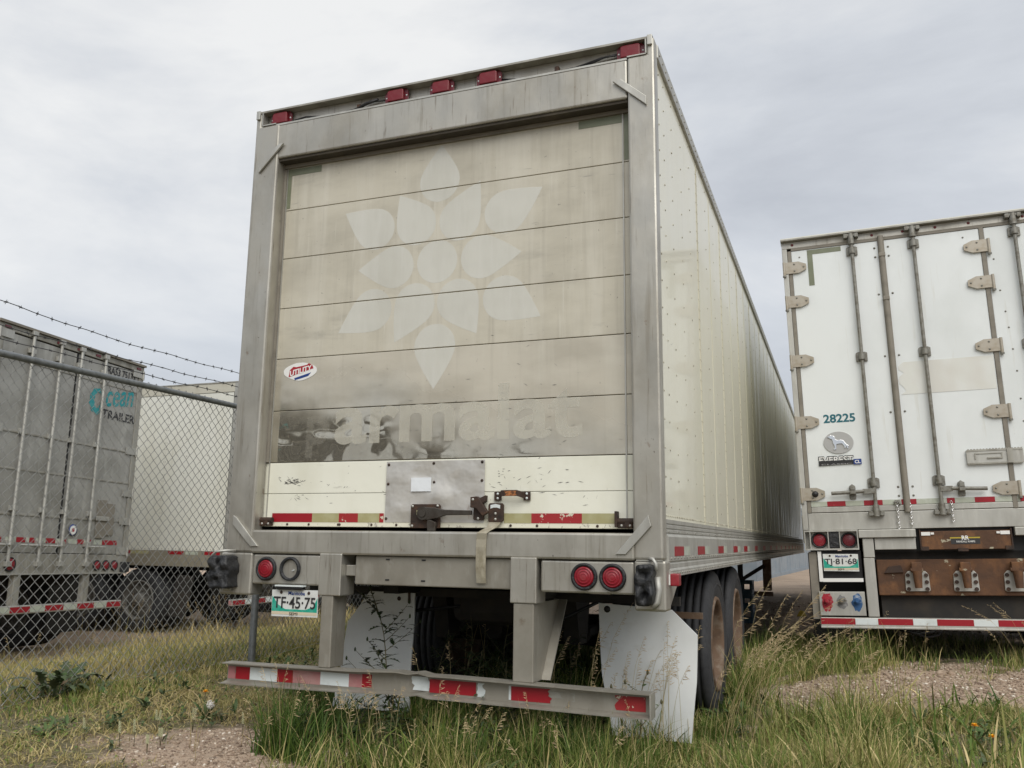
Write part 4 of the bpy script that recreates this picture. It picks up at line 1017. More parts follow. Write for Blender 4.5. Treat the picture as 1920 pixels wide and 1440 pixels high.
for x, dr, hx in ((.640, -1, .455), (1.178, 1, 1.350)):
    b = MB(); xa, xb = x, x + dr * .37
    b.prism(rect(min(x, x + dr * .10), max(x, x + dr * .10), .158, .205), -.055, -.020)
    b.cyl((x + dr * .09, -.045, .182), (xb, -.05, .172), .017, 10)
    b.build('door_handle', M['cast'], B, .003)
    b = MB(); b.prism([(hx - .026, .115), (hx + .026, .115), (hx + .030, .14), (hx + .026, .235), (hx, .255), (hx - .026, .235), (hx - .030, .14)], -.014, .002)
    b.box(hx - .024, hx + .024, -.075, -.014, .158, .200); b.box(hx - .02, hx + .02, -.08, -.03, .195, .235)
    b.build('handle_hasp', M['cast'], B, .004)
b = MB()
for z in (2.49, 2.40, 2.03, 1.43, .90, .215, .135):
    for x in (.842, .962): b.dome((x, .004, z), (0, -1, 0), .011, .008, 7)
for x, z in ((.16, 2.49), (1.60, 2.49), (1.83, 2.25), (1.85, 1.95), (1.87, 1.75), (1.88, 1.6), (1.89, 1.4), (1.9, 1.2), (1.9, .95), (1.9, .75), (1.91, .62)): b.dome((x, .004, z), (0, -1, 0), .009, .006, 7)
o = b.build('door_bolt', M['cast'], B)
sheet('sticker_residue', ragged(.962, 1.728, 1.055, 1.358, 'l', 9, .03), .003, M['ghost_rect'], B)
sheet('green_tape', [(.233, 2.552), (.231, 2.190), (.281, 2.190), (.281, 2.505), (.543, 2.505), (.543, 2.552)][::-1][::-1], .003, M['green_tape'], B)
text('lettering', '28225', .256, .535, .833, .914, .003, M['teal'], B, bold=.028)
# oval badge with a standing dog in relief
ov = [(.371 + .131 * math.cos(t * math.pi / 20), .644 + .104 * math.sin(t * math.pi / 20)) for t in range(40)]
bd = MB().prism(ov, -.004, .004).build('oval_badge', M['badge_grey'], B, .0015)
def dg(pts): return [(.240 + (a - 413) / 228 * .262, .747 - (c - 437) / 166 * .206) for a, c in pts]
dog = dg([(443, 474), (458, 471), (470, 460), (477, 468), (490, 466), (500, 478), (504, 494), (520, 502), (545, 500), (565, 506), (575, 522), (590, 540), (604, 545), (600, 552), (597, 560), (599, 570), (588, 570), (586, 556), (578, 545), (582, 556), (578, 566), (567, 566), (570, 556), (562, 542), (552, 530), (535, 530), (515, 532), (508, 540), (507, 572), (488, 574), (487, 567), (495, 562), (493, 540), (484, 522), (482, 505), (478, 495), (464, 490), (458, 482), (447, 480)])
MB().prism(dog, -.012, -.004).build('dog_relief', M['chrome'], bd, .002, fix=True)
eb = MB().prism([(.183, .432), (.492, .440), (.492, .478), (.186, .478)], -.006, .004).build('name_badge', M['black'], B)
text('lettering', 'EVEREST', .184, .490, .447, .522, .001, M['black'], B, bold=.05, th=.004)
text('lettering', 'EVEREST', .190, .484, .456, .514, -.003, M['white'], eb, bold=.012, th=.002)
text('lettering', 'CLASSIC', .205, .47, .438, .449, -.0062, M['badge_grey'], eb, th=.001)
sheet('name_badge', rect(.487, .555, .434, .484), -.0065, M['blue'], eb, .002)
text('lettering', 'CL', .497, .545, .443, .474, -.0086, M['white'], eb, bold=.03)
# placard holder across the seam
ph = MB().box(1.418, 1.862, -.022, .0035, .392, .512).build('placard_holder', M['alum'], B, .003)
b = MB(); b.box(1.424, 1.856, -.026, -.022, .500, .516); b.box(1.424, 1.856, -.026, -.022, .386, .400)
for i in range(18): b.box(1.43 + i * .0245, 1.442 + i * .0245, -.026, -.012, .516, .522)
b.box(1.48, 1.70, -.028, -.022, .475, .482); b.box(1.48, 1.49, -.028, -.022, .43, .48); b.box(1.69, 1.70, -.028, -.022, .43, .48); b.box(1.58, 1.69, -.034, -.022, .432, .444)
b.box(1.735, 1.778, -.032, -.022, .39, .515)
b.build('placard_frame', M['dirty_alum'], ph)
# reflective row along the door bottom
reds = [(.228, .386), (.543, .700), (.857, .980), (1.226, 1.289), (1.447, 1.603), (1.797, 1.95), (2.1, 2.25)]
px = .088
for a, c in reds:
    if a > px: sheet('reflective_tape', rect(px, a - .002, .057, .103), .003, M['pale_tape'], B)
    sheet('reflective_tape', rect(a, c, .057, .103), .003, M['red_tape'], B); px = c + .002
sheet('reflective_tape', rect(2.252, 2.5, .057, .103), .003, M['pale_tape'], B)
# sill, lamp box and lower panels
box('sill', .050, WB - .05, .002, .09, -.158, -.002, M['alum'], B, .004)
lb = MB(); lb.box(.004, .468, -.02, .08, -.172, -.158); lb.box(.004, .468, -.02, .08, -.338, -.324); lb.box(.004, .014, -.02, .08, -.324, -.172); lb.box(.458, .468, -.02, .08, -.324, -.172)
lb.box(.052, .060, -.018, .08, -.324, -.172); lb.box(.208, .216, -.018, .08, -.324, -.172); lb.box(.306, .314, -.018, .08, -.324, -.172); lb.box(.014, .458, .05, .08, -.324, -.172)
lb.build('lamp_box', M['alum'], B)
lamp(B, .134, .046, -.249, .072); lamp(B, .388, .046, -.252, .072, lens='dark_red_lens')
b = MB().box(.218, .304, -.010, .05, -.320, -.176); b.build('rubber_block', M['rubber'], B, .006)
b = MB()
for z in (-.215, -.282): b.lathe([(.016, -.010), (.012, -.0125), (.006, -.011), (0, -.0105)], (.261, 0, z), 'y', 14)
b.build('block_bolt', M['black'], B)
for x0, x1 in ((.472, .945), (1.72, 2.53)):
    box('ledge', x0, x1, -.035, .08, -.234, -.162, M['alum'], B, .006)
    box('apron_plate', max(x0 + .128, .602), x1 - .004, .0, .04, -.340, -.237, M['alum'], B, .004)
for x0 in (.500, 1.93):
    box('guard_upright', x0, x0 + .093, -.012, .05, -.560 + .15, -.237, M['alum'], B, .006)
    box('guard_upright', x0 - .004, x0 + .088, -.004, .05, -.925, -.412, M['alum'], B, .006)
# ramp box
box('apron_back', .50, 2.5, .10, .13, -.43, -.16, M['black'], B)
box('ramp_recess', .953, 1.717, .06, .09, -.350, -.160, M['black'], B)
rb = MB().box(.985, 1.690, -.002, .055, -.345, -.185).build('ramp_box', M['rust_beam'], B, .004)
for q in ((.975, .984, -.01, .05, -.35, -.17), (1.691, 1.700, -.01, .05, -.35, -.17), (1.27, 1.35, -.02, .0, -.362, -.335), (.985, 1.04, -.012, .0, -.352, -.318), (1.64, 1.69, -.012, .0, -.352, -.318)):
    MB().box(*q).build('ramp_bracket', M['rust'], rb)
box('ramp_cassette', .62, 1.93, .13, 4.0, -1.0, -.44, M['dark'], B)
for x0, x1, q in ((.990, 1.062, 1), (1.612, 1.684, -1)):
    b = MB(); b.box(x0, x1, -.008, -.002, -.222, -.192); b.box((x1 + .004) if q > 0 else (x0 - .03), (x1 + .03) if q > 0 else (x0 - .004), -.012, -.002, -.214, -.196); b.build('ramp_tag', M['white'], rb)
sheet('plaque', rect(1.222, 1.450, -.300, -.235), -.0025, M['black_print'], rb)
sheet('plaque', rect(1.216, 1.452, -.252, -.240), -.004, M['yellow'], rb, .001)
text('lettering', 'RR', 1.308, 1.366, -.264, -.228, -.0052, M['white'], rb, bold=.03)
text('lettering', 'RANDALL RAMPS', 1.265, 1.410, -.287, -.271, -.004, M['white'], rb, bold=.01)
# rusty beam with hooks
box('rear_beam', .603, 1.925, .06, .12, -.742, -.428, M['rust_beam'], B, .008)
box('rear_beam', .603, 2.5, .10, .15, -.428, -.36, M['dark'], B)
b = MB().prism([(.660, -.545), (.700, -.490), (.80, -.478), (.82, -.54)][::-1], .04, .06); b.build('bent_flap', M['rust'], B, fix=True)
for x in (.925, 1.312, 1.705):
    h = MB().prism([(x - .100, -.695), (x - .09, -.705), (x + .09, -.705), (x + .1, -.695), (x + .095, -.56), (x + .07, -.53), (x - .07, -.53), (x - .095, -.56)], .045, .060).build('hook_plate', M['alum'], B, .003)
    b = MB(); b.box(x - .042, x + .042, -.02, .045, -.545, -.455); b.cyl((x, -.025, -.53), (x, -.03, -.675), .040, 12, r1=.030); b.cyl((x - .05, .0, -.52), (x + .05, .0, -.52), .020, 10)
    b.build('tie_hook', M['rust_beam'], h, .006)
    b = MB()
    for dx in (-.075, .075):
        for z in (-.685, -.625, -.565): b.cyl((x + dx, .045, z), (x + dx, .030, z), .017, 8)
    b.build('hook_bolt', M['rust'], h)
# plate and its frame
b = MB(); b.box(.108, .140, .0, .03, -.620, -.350); b.box(.140, .480, .0, .03, -.622, -.590); b.build('plate_frame', M['white'], B)
box('plate_back', .140, .480, .05, .06, -.60, -.345, M['black'], B)
pl = MB().prism([(.152, -.524), (.452, -.530), (.452, -.376), (.152, -.372)], -.008, -.004).build('license_plate', M['plate_white'], B)
plate_print(pl, .152, .452, -.526, -.375, -.008, 'TJ\u00b781\u00b768')
b = MB(); b.box(.03, .10, .02, .08, -.95, -.35); b.build('side_bracket', M['seal'], B)
box('mud_flap', .01, .50, .55, .565, -1.20, -.36, M['black'], B)
box('mud_flap', 2.1, 2.58, .55, .565, -1.20, -.36, M['black'], B)
# coupling panel with colour overspray
gp = box('coupling_panel', .092, .480, -.008, .02, -.918, -.708, M['alum'], B, .004)
for x, m_, hz in ((.158, 'spray_red', .080), (.285, 'spray_grey', .060), (.412, 'spray_blue', .078)):
    rr = random.Random(int(x * 100))
    sheet('overspray', [(x + (.045 + rr.uniform(-.010, .010)) * math.cos(t * math.pi / 12), -.800 + (hz + rr.uniform(-.012, .01)) * math.sin(t * math.pi / 12)) for t in range(24)], -.0085, M[m_], gp, .0005)
    b = MB(); b.cyl((x, -.012, -.785), (x, -.05, -.785), .026, 12); b.cyl((x, -.05, -.785), (x, -.065, -.785), .016, 10); b.box(x - .035, x + .035, -.05, -.035, -.795, -.775)
    b.build('coupling', M[m_] if m_ != 'spray_grey' else M['cast'], gp)
# guard bar
box('guard_bar', .088, 2.512, -.03, .06, -1.022, -.932, M['alum'], B, .010)
px = .094
for x1, m_ in ((.382, 'red_tape'), (.569, 'white_tape'), (.852, 'red_tape'), (1.041, 'white_tape'), (1.326, 'red_tape'), (1.510, 'white_tape'), (1.79, 'red_tape'), (1.98, 'white_tape'), (2.26, 'red_tape'), (2.45, 'white_tape')):
    sheet('reflective_tape', rect(px, x1 - .001, -.992, -.938), -.0302, M[m_], B, .001); px = x1 + .001
MB().box(.09, 2.51, -.034, -.004, -1.026, -1.008).build('bar_lip', M['alum'], B, .004)
# chains
def chain(x, z0, z1, y=-.02):
    b = MB(); z = z0; i = 0
    while z > z1:
        pts = [(.009 * math.cos(t * math.pi / 5), .017 * math.sin(t * math.pi / 5)) for t in range(11)]
        b.tube([(x + .004 * math.sin(i), y, z + q) if False else ((x + a, y, z + q) if i % 2 == 0 else (x, y + a, z + q)) for a, q in pts], .0033, 5)
        z -= .0255; i += 1
    b.build('chain', M['chrome'], B)
chain(.816, .06, -.165); chain(.923, .05, -.13); chain(1.256, .06, -.105)
MB().prism([(.79, .075), (.80, .095), (.84, .098), (.85, .06), (.835, .06), (.825, .082), (.805, .075)], -.03, -.0).build('chain_hook', M['cast'], B, fix=True)
# underside
for y in (1.6, 2.85):
    MB().cyl((.3, y, -.75), (2.3, y, -.75), .065, 12).build('axle', M['dark'], B)
    wheel(B, .155, y, -.76, -1); wheel(B, WB - .155, y, -.76, 1)
for x in (.75, 1.85): box('slider_rail', x - .05, x + .05, .3, 5.0, -.42, -.27, M['dark'], B)
for i in range(18): box('crossmember', .05, 2.55, .5 + i * .45, .56 + i * .45, -.26, -.15, M['dark'], B)
MB().tube([(.75, .25, -1.02), (.85, .15, -1.07), (.97, .1, -1.10), (1.06, .1, -1.08), (1.12, .15, -1.0)], .010, 6).build('air_hose', M['black'], B)
MB().tube([(.60, .3, -1.0), (.75, .2, -1.05), (.9, .15, -1.075), (1.02, .15, -1.06), (1.1, .2, -1.0)], .008, 6).build('air_hose', M['black'], B)
box('landing_leg', .5, .62, 10.6, 10.72, -1.2, -.2, M['dark'], B); box('landing_leg', 2.0, 2.12, 10.6, 10.72, -1.2, -.2, M['dark'], B)

# ------------------------------------------------------------------ SILVER TRAILER beyond the fence (rear seen at an angle)
# local axes: x along the rear, 0 at its right edge; y into the trailer; z from the door bottom
OFF = Vector((0, 0, 1.24))
eul2 = ('YXZ', (-0.016, 0.022, 1.676))
rm2 = Matrix.Rotation(1.676, 3, 'Z') @ Matrix.Rotation(-0.016, 3, 'X') @ Matrix.Rotation(0.022, 3, 'Y')
A = thing('semi_trailer', 'weathered silver semi trailer lettered Ocean TRAILER behind the chain link fence', 'trailer',
          Vector((-7.288, 5.314, 0.999)) + rm2 @ Vector((0, 0, -1.24)), eul2)
sd = M['silver_door']; LA = 13.0
for x0, x1 in ((-.02, 0), (-2.6, -2.58)): box('side_wall', x0, x1, .06, LA, -.02, 2.66, M['dirty_alum'], A)
box('roof', -2.6, 0, .06, LA, 2.66, 2.68, M['dirty_alum'], A)
box('floor', -2.58, -.02, .06, LA, -.2, -.03, M['dark'], A)
for x0, x1 in ((-.095, 0), (-2.6, -2.505)): box('corner_post', x0, x1, 0, .09, -.02, 2.61, M['dirty_alum'], A, .006)
box('header', -2.6, 0, .0, .09, 2.612, 2.69, M['dirty_alum'], A, .006)
MB().box(-2.61, .01, -.03, .1, 2.692, 2.722).build('roof_edge', M['seal'], A)
for x in (-.12, -.95, -1.295, -1.65, -2.47): MB().box(x - .04, x + .04, -.012, .0, 2.635, 2.665).build('marker_lamp', M['dark_red_lens'], A)
for x0, x1 in ((-1.285, -.105), (-2.495, -1.315)):
    zz = [.0, .45, .985, 1.425, 2.30, 2.60]
    for i in range(5): box('door_panel', x0, x1, .012 - .002 * (i % 2), .05, zz[i] + .004, zz[i + 1] - .004, sd, A, .004)
    for z in zz[1:-1]: MB().box(x0, x1, .002, .014, z - .012, z + .012).build('panel_joint', M['dirty_alum'], A, .004)
box('door_seal', -1.314, -1.286, .01, .05, 0, 2.60, M['black'], A)
for x in (-.815, -1.265, -1.625, -2.08):
    r_ = MB().cyl((x, -.025, -.12), (x, -.025, 2.67), .021, 10).build('lock_rod', M['alum'], A)
    for z in (2.44, 1.44, .52, .12):
        MB().box(x - .055, x + .055, -.03, .01, z - .03, z + .03).build('rod_guide', M['alum'], r_, .004)
    for z in (2.66, -.13): MB().box(x - .04, x + .04, -.05, .0, z - .03, z + .03).build('rod_cam', M['alum'], r_, .004)
    MB().cyl((x - .02, -.05, .09), (x - .33 if x < -1 else x + .3, -.05, .09), .014, 8).build('door_handle', M['alum'], r_)
for x, s_ in ((-.02, -1), (-2.58, 1)):
    for z in (2.57, 1.445, .85, .457, .045):
        b = MB().box(min(x, x + s_ * .21), max(x, x + s_ * .21), -.012, -.001, z - .05, z + .05); b.cyl((x, -.012, z - .07), (x, -.012, z + .06), .016, 8)
        b.build('hinge', M['alum'], A)
bx = MB(); bx.box(-.67, -.50, -.012, .01, .21, .72); bx.box(-.49, -.34, -.008, .01, .25, .68); bx.build('vent_panel', M['seal'], A, .004)
MB().box(-.70, -.46, -.03, -.012, .44, .50).build('vent_latch', M['alum'], A, .004)
b = MB(); b.lathe([(.075, -.001), (.075, -.003), (0, -.0035)], (-1.075, .0, .30), 'y', 24); o = b.build('round_sticker', M['blue'], A)
MB().lathe([(.058, -.004), (0, -.0045)], (-1.075, 0, .30), 'y', 24).build('sticker_print', M['white'], o)
MB().lathe([(.024, -.005), (0, -.0055)], (-1.075, 0, .30), 'y', 24).build('sticker_print', M['red_print'], o)
text('lettering', 'TRA53 75133', -.80, -.165, 2.455, 2.56, .0065, M['black_print'], A, bold=.02)
text('lettering', 'TRAILER', -.76, -.10, 1.835, 1.955, .0065, M['black_print'], A, bold=.022)
def brush(strokes, w, y, m_, parent):
    b = MB()
    for st_ in strokes:
        pts = [Vector((p[0], p[1])) for p in st_]
        cr = []
        for i in range(len(pts) - 1):
            p0, p1, p2, p3 = pts[max(i - 1, 0)], pts[i], pts[i + 1], pts[min(i + 2, len(pts) - 1)]
            for t in range(5):
                t_ = t / 5; cr.append(.5 * ((2 * p1) + (p2 - p0) * t_ + (2 * p0 - 5 * p1 + 4 * p2 - p3) * t_ ** 2 + (3 * p1 - p0 - 3 * p2 + p3) * t_ ** 3))
        cr.append(pts[-1]); vs = []
        for i, p in enumerate(cr):
            d = (cr[min(i + 1, len(cr) - 1)] - cr[max(i - 1, 0)]).normalized(); nrm = Vector((-d.y, d.x))
            q = w * (.35 + .65 * math.sin(math.pi * min(1, (i + 1) / len(cr)) ** .8)) * (.9 + .2 * math.sin(i * 1.7))
            vs += [(p.x + nrm.x * q, y, p.y + nrm.y * q), (p.x - nrm.x * q, y, p.y - nrm.y * q)]
        b.add(vs, [(2 * i, 2 * i + 2, 2 * i + 3, 2 * i + 1) for i in range(len(cr) - 1)])
    b.build('lettering', M['aqua'], parent)
brush([[(-.83, 2.19), (-.93, 2.16), (-.975, 2.05), (-.945, 1.94), (-.86, 1.90), (-.79, 1.98), (-.77, 2.09), (-.81, 2.17)]], .050, .0060, 'aqua', A)
text('lettering', 'cean', -.72, -.15, 2.035, 2.25, .0065, M['aqua'], A, bold=.012, shear=.4, rot=.16)
for a, c in ((-2.40, -2.18), (-1.96, -1.82), (-1.76, -1.68), (-1.50, -1.345), (-1.24, -1.16), (-.97, -.855), (-.80, -.72), (-.51, -.225)):
    sheet('reflective_tape', rect(a, c, .125, .185), .0088, M['red_tape'], A)
    sheet('reflective_tape', rect(a - .16 if a > -2.3 else a - .08, a - .004, .125, .185), .0092, M['pale_tape'], A)
box('sill', -2.60, 0, -.002, .09, -.245, -.006, M['dirty_alum'], A, .006)
MB().box(-2.6, 0, -.02, .05, -.258, -.240).build('sill_lip', M['alum'], A)
lamp(A, -2.03, -.004, -.135, .085); lamp(A, -2.3, -.004, -.135, .085)
for x in (-.593, -.423, -.259): lamp(A, x, -.004, -.148, .07)
MB().box(-.13, .0, -.06, .06, -.24, -.10).build('rubber_block', M['rubber'], A, .01)
for x in (-.74, -1.88): box('guard_upright', x - .05, x + .05, .0, .08, -.64, -.255, M['dirty_alum'], A, .006)
box('guard_bar', -2.55, -.05, -.02, .06, -.715, -.615, M['alum'], A, .01)
px = -2.5
for i in range(9):
    w_ = .30 if i % 2 == 0 else .235
    sheet('reflective_tape', rect(px, min(px + w_, -.07), -.698, -.632), -.0203, M['red_tape' if i % 2 == 0 else 'pale_tape'], A); px += w_ + .002
for y in (1.3, 2.5):
    MB().cyl((-2.3, y, -.74), (-.3, y, -.74), .065, 10).build('axle', M['dark'], A)
    wheel(A, -.155, y, -.735, 1, ME_RIM2); wheel(A, -2.445, y, -.735, -1, ME_RIM2)
for x in (-.8, -1.8): box('slider_rail', x - .05, x + .05, .3, 5, -.40, -.2, M['dark'], A)
for i in range(8): box('crossmember', -2.55, -.05, .4 + i * .5, .46 + i * .5, -.32, -.2, M['dark'], A)
box('mud_flap', -.58, -.02, .72, .735, -1.05, -.26, M['black'], A); box('mud_flap', -2.58, -2.02, .72, .735, -1.05, -.26, M['black'], A)
# the same kind of trailer further along the row, seen only as a reflection in the polished door
A2 = copy_tree(A)
A2.location = (-7.4, -7.7, -.24); A2.rotation_euler = (0, 0, 1.62)
for q in A2.children:
    if q.name.split('.')[0] in ('door_panel', 'corner_post', 'header', 'sill', 'panel_joint'):
        q.material_slots[0].link = 'OBJECT'; q.material_slots[0].material = M['dark_door']
A2['label'] = 'dark trailer mirrored in the lower left of the roll-up door'

# ------------------------------------------------------------------ WHITE TRAILER beyond the fence (long side seen)
# local axes = world axes, origin under its rear right corner
OFF = Vector((0, 0, 0))
Wt = thing('semi_trailer', 'white trailer seen from the side between the silver trailer and the big cream one', 'trailer', (-6.945, 7.0, -.29))
Z0 = .29
M['tan_rail'] = mat('tan_lower_rail', (0.30, 0.275, 0.215), 0.5, 0.2, layers=[((0.22, 0.195, 0.15), (5, 5, 5), 0.45, 0.7, 0.7, 4)])
M['tan_band'] = mat('tan_top_band', (0.52, 0.50, 0.42), 0.5, 0.0, layers=[((0.42, 0.39, 0.31), (4, 4, 4), 0.45, 0.7, 0.7, 4)])
box('side_wall', -13.5, -.06, .006, .03, 1.033 + Z0, 3.59 + Z0, M['dark'], Wt)
xs_ = [-.07, -1.385, -2.62, -3.85, -5.08, -6.3, -7.5, -9, -10.5, -12, -13.4]
for i in range(len(xs_) - 1):
    box('side_panel', xs_[i + 1] + .002, xs_[i] - .002, .0, .0055, 1.035 + Z0, 3.588 + Z0, M['white_side'], Wt, .001)
rv = MB()
for x in xs_[1:6]:
    for dx in (-.02, .02):
        for i in range(24): rv.dome((x + dx, .0, 1.40 + i * .105), (0, -1, 0), .008, .006, 5)
    for d in (.42, .84):
        for i in range(9): rv.dome((x + d + (.03 if i % 2 else 0), .0, 1.45 + i * .28), (0, -1, 0), .009, .007, 5)
for i in range(60): rv.dome((-.1 - i * .07, .0, 1.35), (0, -1, 0), .009, .007, 5)
o = rv.build('side_rivet', M['dirty_alum'], Wt); o['kind'] = 'stuff'
box('top_rail', -13.5, .0, -.008, .05, 3.592 + Z0, 3.752 + Z0, M['tan_band'], Wt, .006)
MB().box(-13.5, .0, -.016, .05, 3.745 + Z0, 3.765 + Z0).build('roof_edge', M['dirty_alum'], Wt)
box('lower_rail', -13.5, .0, -.006, .05, .785 + Z0, 1.030 + Z0, M['tan_rail'], Wt, .004)
for a, c, m_ in ((-2.14, -1.94, 'red_tape'), (-1.93, -1.55, 'olive_tape'), (-1.15, -.84, 'red_tape'), (-.80, -.55, 'pale_tape'), (-.42, -.12, 'red_tape'), (-3.2, -2.95, 'red_tape'), (-4.2, -3.9, 'red_tape')):
    sheet('reflective_tape', rect(a, c, .985 + Z0, 1.035 + Z0) if False else rect(a, c, .975 + Z0, 1.026 + Z0), -.0062, M[m_], Wt)
box('corner_post', -.055, .02, -.012, .12, .78 + Z0, 3.75 + Z0, M['alum'], Wt, .006)
box('corner_post', -.055, .02, 2.46, 2.60, .78 + Z0, 3.75 + Z0, M['alum'], Wt, .006)
box('rear_door', -.05, -.01, .13, 2.45, 1.0 + Z0, 3.6 + Z0, M['white_side'], Wt)
box('roof', -13.5, -.06, .06, 2.58, 3.70 + Z0, 3.74 + Z0, M['white_side'], Wt)
box('side_wall', -13.5, -.06, 2.57, 2.6, .8 + Z0, 3.7 + Z0, M['white_side'], Wt)
box('floor', -13.5, -.06, .06, 2.55, .86 + Z0, 1.0 + Z0, M['dark'], Wt)
box('rear_sill', -.03, .02, .05, 2.55, .78 + Z0, 1.0 + Z0, M['alum'], Wt)
for x in (-1.74, -2.98):
    MB().cyl((x, .2, .52), (x, 2.4, .52), .065, 10).build('axle', M['dark'], Wt)
    for y, s_ in ((.17, -1), (2.43, 1)):
        r_ = wheel(Wt, x, y, .52, 1, ME_RIM2, inner=False); r_.rotation_euler = (0, 0, s_ * math.pi / 2)
        r_ = wheel(Wt, x, y - s_ * .33, .52, 1, ME_RIM2, inner=False); r_.rotation_euler = (0, 0, -s_ * math.pi / 2)
for y in (.8, 1.8): box('slider_rail', -5, -.3, y - .05, y + .05, .7 + Z0, .86 + Z0, M['dark'], Wt)
b = MB().prism([(-1.10, .30), (-.75, .26), (-.62, .92), (-.95, .95)], .03, .045); b.build('mud_flap', M['dark'], Wt, fix=True)
box('mud_flap', -.64, -.625, .5, 1.1, .25, 1.05, M['dark'], Wt)
box('guard_bar', .06, .14, .05, 2.55, .49, .59, M['alum'], Wt, .008)
px = .06
for i in range(9):
    w_ = .30 if i % 2 == 0 else .22
    MB().box(.1402, .1415, px, min(px + w_, 2.54), .507, .573).build('reflective_tape', M['red_tape' if i % 2 == 0 else 'white_tape'], Wt); px += w_ + .002
MB().box(.07, .13, .0485, .0495, .507, .573).build('reflective_tape', M['faded_red'], Wt)
for y in (.6, 1.9): box('guard_upright', .0, .07, y, y + .1, .55, 1.08, M['alum'], Wt)
W3 = copy_tree(Wt)
W3.location = (-6.6, 11.4, -.29)
W3['label'] = 'far trailer showing only its striped guard bar above the license plate TF 45 75'

# ------------------------------------------------------------------ far yard things
cw = thing('shipping_container', 'blue grey corrugated container standing far down the gap between the two trailers', 'container', (0.2, 30.0, .2), ('XYZ', (0, 0, R(-3.4))))
b = MB(); vs = []; n = 120
for i in range(n + 1):
    y = -8 + 24 * i / n; xo = .035 * (1 if (i // 2) % 2 else 0)
    vs += [(xo, y, .12), (xo, y, 2.5)]
b.add(vs, [(2 * i, 2 * i + 1, 2 * i + 3, 2 * i + 2) for i in range(n)]); b.build('corrugated_wall', M['container'], cw)
box('container_frame', -2.4, .05, -8.08, -8.0, .0, 2.6, M['container'], cw)
box('container_roof', -2.4, .05, -8.0, 16, 2.5, 2.6, M['container'], cw)
box('bottom_rail', -.1, .05, -8, 16, .0, .12, M['container'], cw)
# pole, crossarm and cables added behind the camera for dark reflections in the door
up_ = thing('added_pole', 'dark pole and slack cable added out of view to mirror as wavy lines in the lower roll-up door', 'pole', (-4.2, -8.6, .0))
MB().cyl((0, 0, -.3), (0, 0, 3.75), .17, 10, r1=.14).build('pole', M['shade_brown'], up_)
MB().cyl((.25, 2.2, -.1), (.25, 2.2, 3.2), .09, 8).build('side_pole', M['shade_brown'], up_)
MB().cyl((.28, 2.5, 3.0), (-.05, -.6, 3.30), .13, 8).build('crossarm', M['shade_brown'], up_)
MB().tube([(i * .45, -.1 * i, 3.25 - .42 * math.sin(math.pi * i / 18) + .05 * math.sin(i * 2.3)) for i in range(19)], .045, 6).build('cable', M['shade_brown'], up_)
MB().tube([(.25 - i * .4, 2.2 + .05 * i, 3.05 - .3 * math.sin(math.pi * i / 9)) for i in range(10)], .020, 6).build('cable', M['shade_brown'], up_)
ck = thing('crate_stack', 'blue slotted crates stacked on the ground beyond the rear tyres', 'crates', (.72, 8.4, .19))
for i in range(3):
    b = MB(); z = .19 * i
    b.box(-.2, .2, -.15, .15, z, z + .02)
    for sy in (-1, 1):
        b.box(-.2, .2, sy * .15 - .01, sy * .15 + .01, z + .02, z + .06); b.box(-.2, .2, sy * .15 - .01, sy * .15 + .01, z + .14, z + .185)
        for x in (-.19, -.06, .06, .19): b.box(x - .015, x + .015, sy * .15 - .008, sy * .15 + .008, z + .06, z + .14)
    for sx in (-1, 1):
        b.box(sx * .2 - .01, sx * .2 + .01, -.14, .14, z + .02, z + .06); b.box(sx * .2 - .01, sx * .2 + .01, -.14, .14, z + .14, z + .185)
        for y in (-.13, 0, .13): b.box(sx * .2 - .008, sx * .2 + .008, y - .015, y + .015, z + .06, z + .14)
    b.build('crate', M['crate'], ck)
o = MB().prism([(-.07, 0), (.07, 0), (.04, .08), (-.02, .09), (-.04, .06)], -.04, .04).build('wheel_chock', M['yellow'], None, .01)
o.location = (1.50, 9.6, .205); tag(o, 'small yellow wheel chock lying on the gravel beside the white trailer', 'chock')

# ------------------------------------------------------------------ CHAIN LINK FENCE
FX = -2.5
OFF = Vector((0, 0, 0))
fen = thing('chain_link_fence', 'galvanised chain link fence topped with three strands of barbed wire', 'fence', (FX, 1.85, .25))
def at(x, y, z): return (x - FX, y - 1.85, z - .25)
FY0, FY1 = -6.4, 12.0
rail = lambda y: 2.318 + .004 * math.sin(y * .7)
b = MB().tube([at(FX, y, rail(y)) for y in np.arange(FY0, FY1, .6)], .0215, 10); b.build('top_rail', M['galv'], fen)
for y in (-4.2, -1.15, 1.85, 4.85, 7.9, 10.9):
    g_ = float(G(FX, y))
    b = MB().cyl(at(FX + .035, y, g_ - .1), at(FX + .035, y, 2.30), .030, 14); b.tube([at(FX + .035, y, 2.29), at(FX + .01, y, 2.36), at(FX - .10, y, 2.53), at(FX - .19, y, 2.67)], .012, 6)
    b.build('post', M['galv'], fen)
p_ = .0745; hw_ = p_ / 2
nW = int((FY1 - FY0) / hw_)
yy = FY0 + np.arange(nW) * hw_
gz = G(np.full(nW, FX), yy)
segs = 58
tt = np.arange(segs + 1)
Zt = 2.352 - tt * (p_ / 2)
wob = lambda y, z: 0.006 * np.sin(y * 3.1 + z * 2) + .004 * np.sin(y * 7.7 - z * 5) + .010 * np.sin(y * .9 + z * 1.1)
Vs, Fs = [], []; base = 0
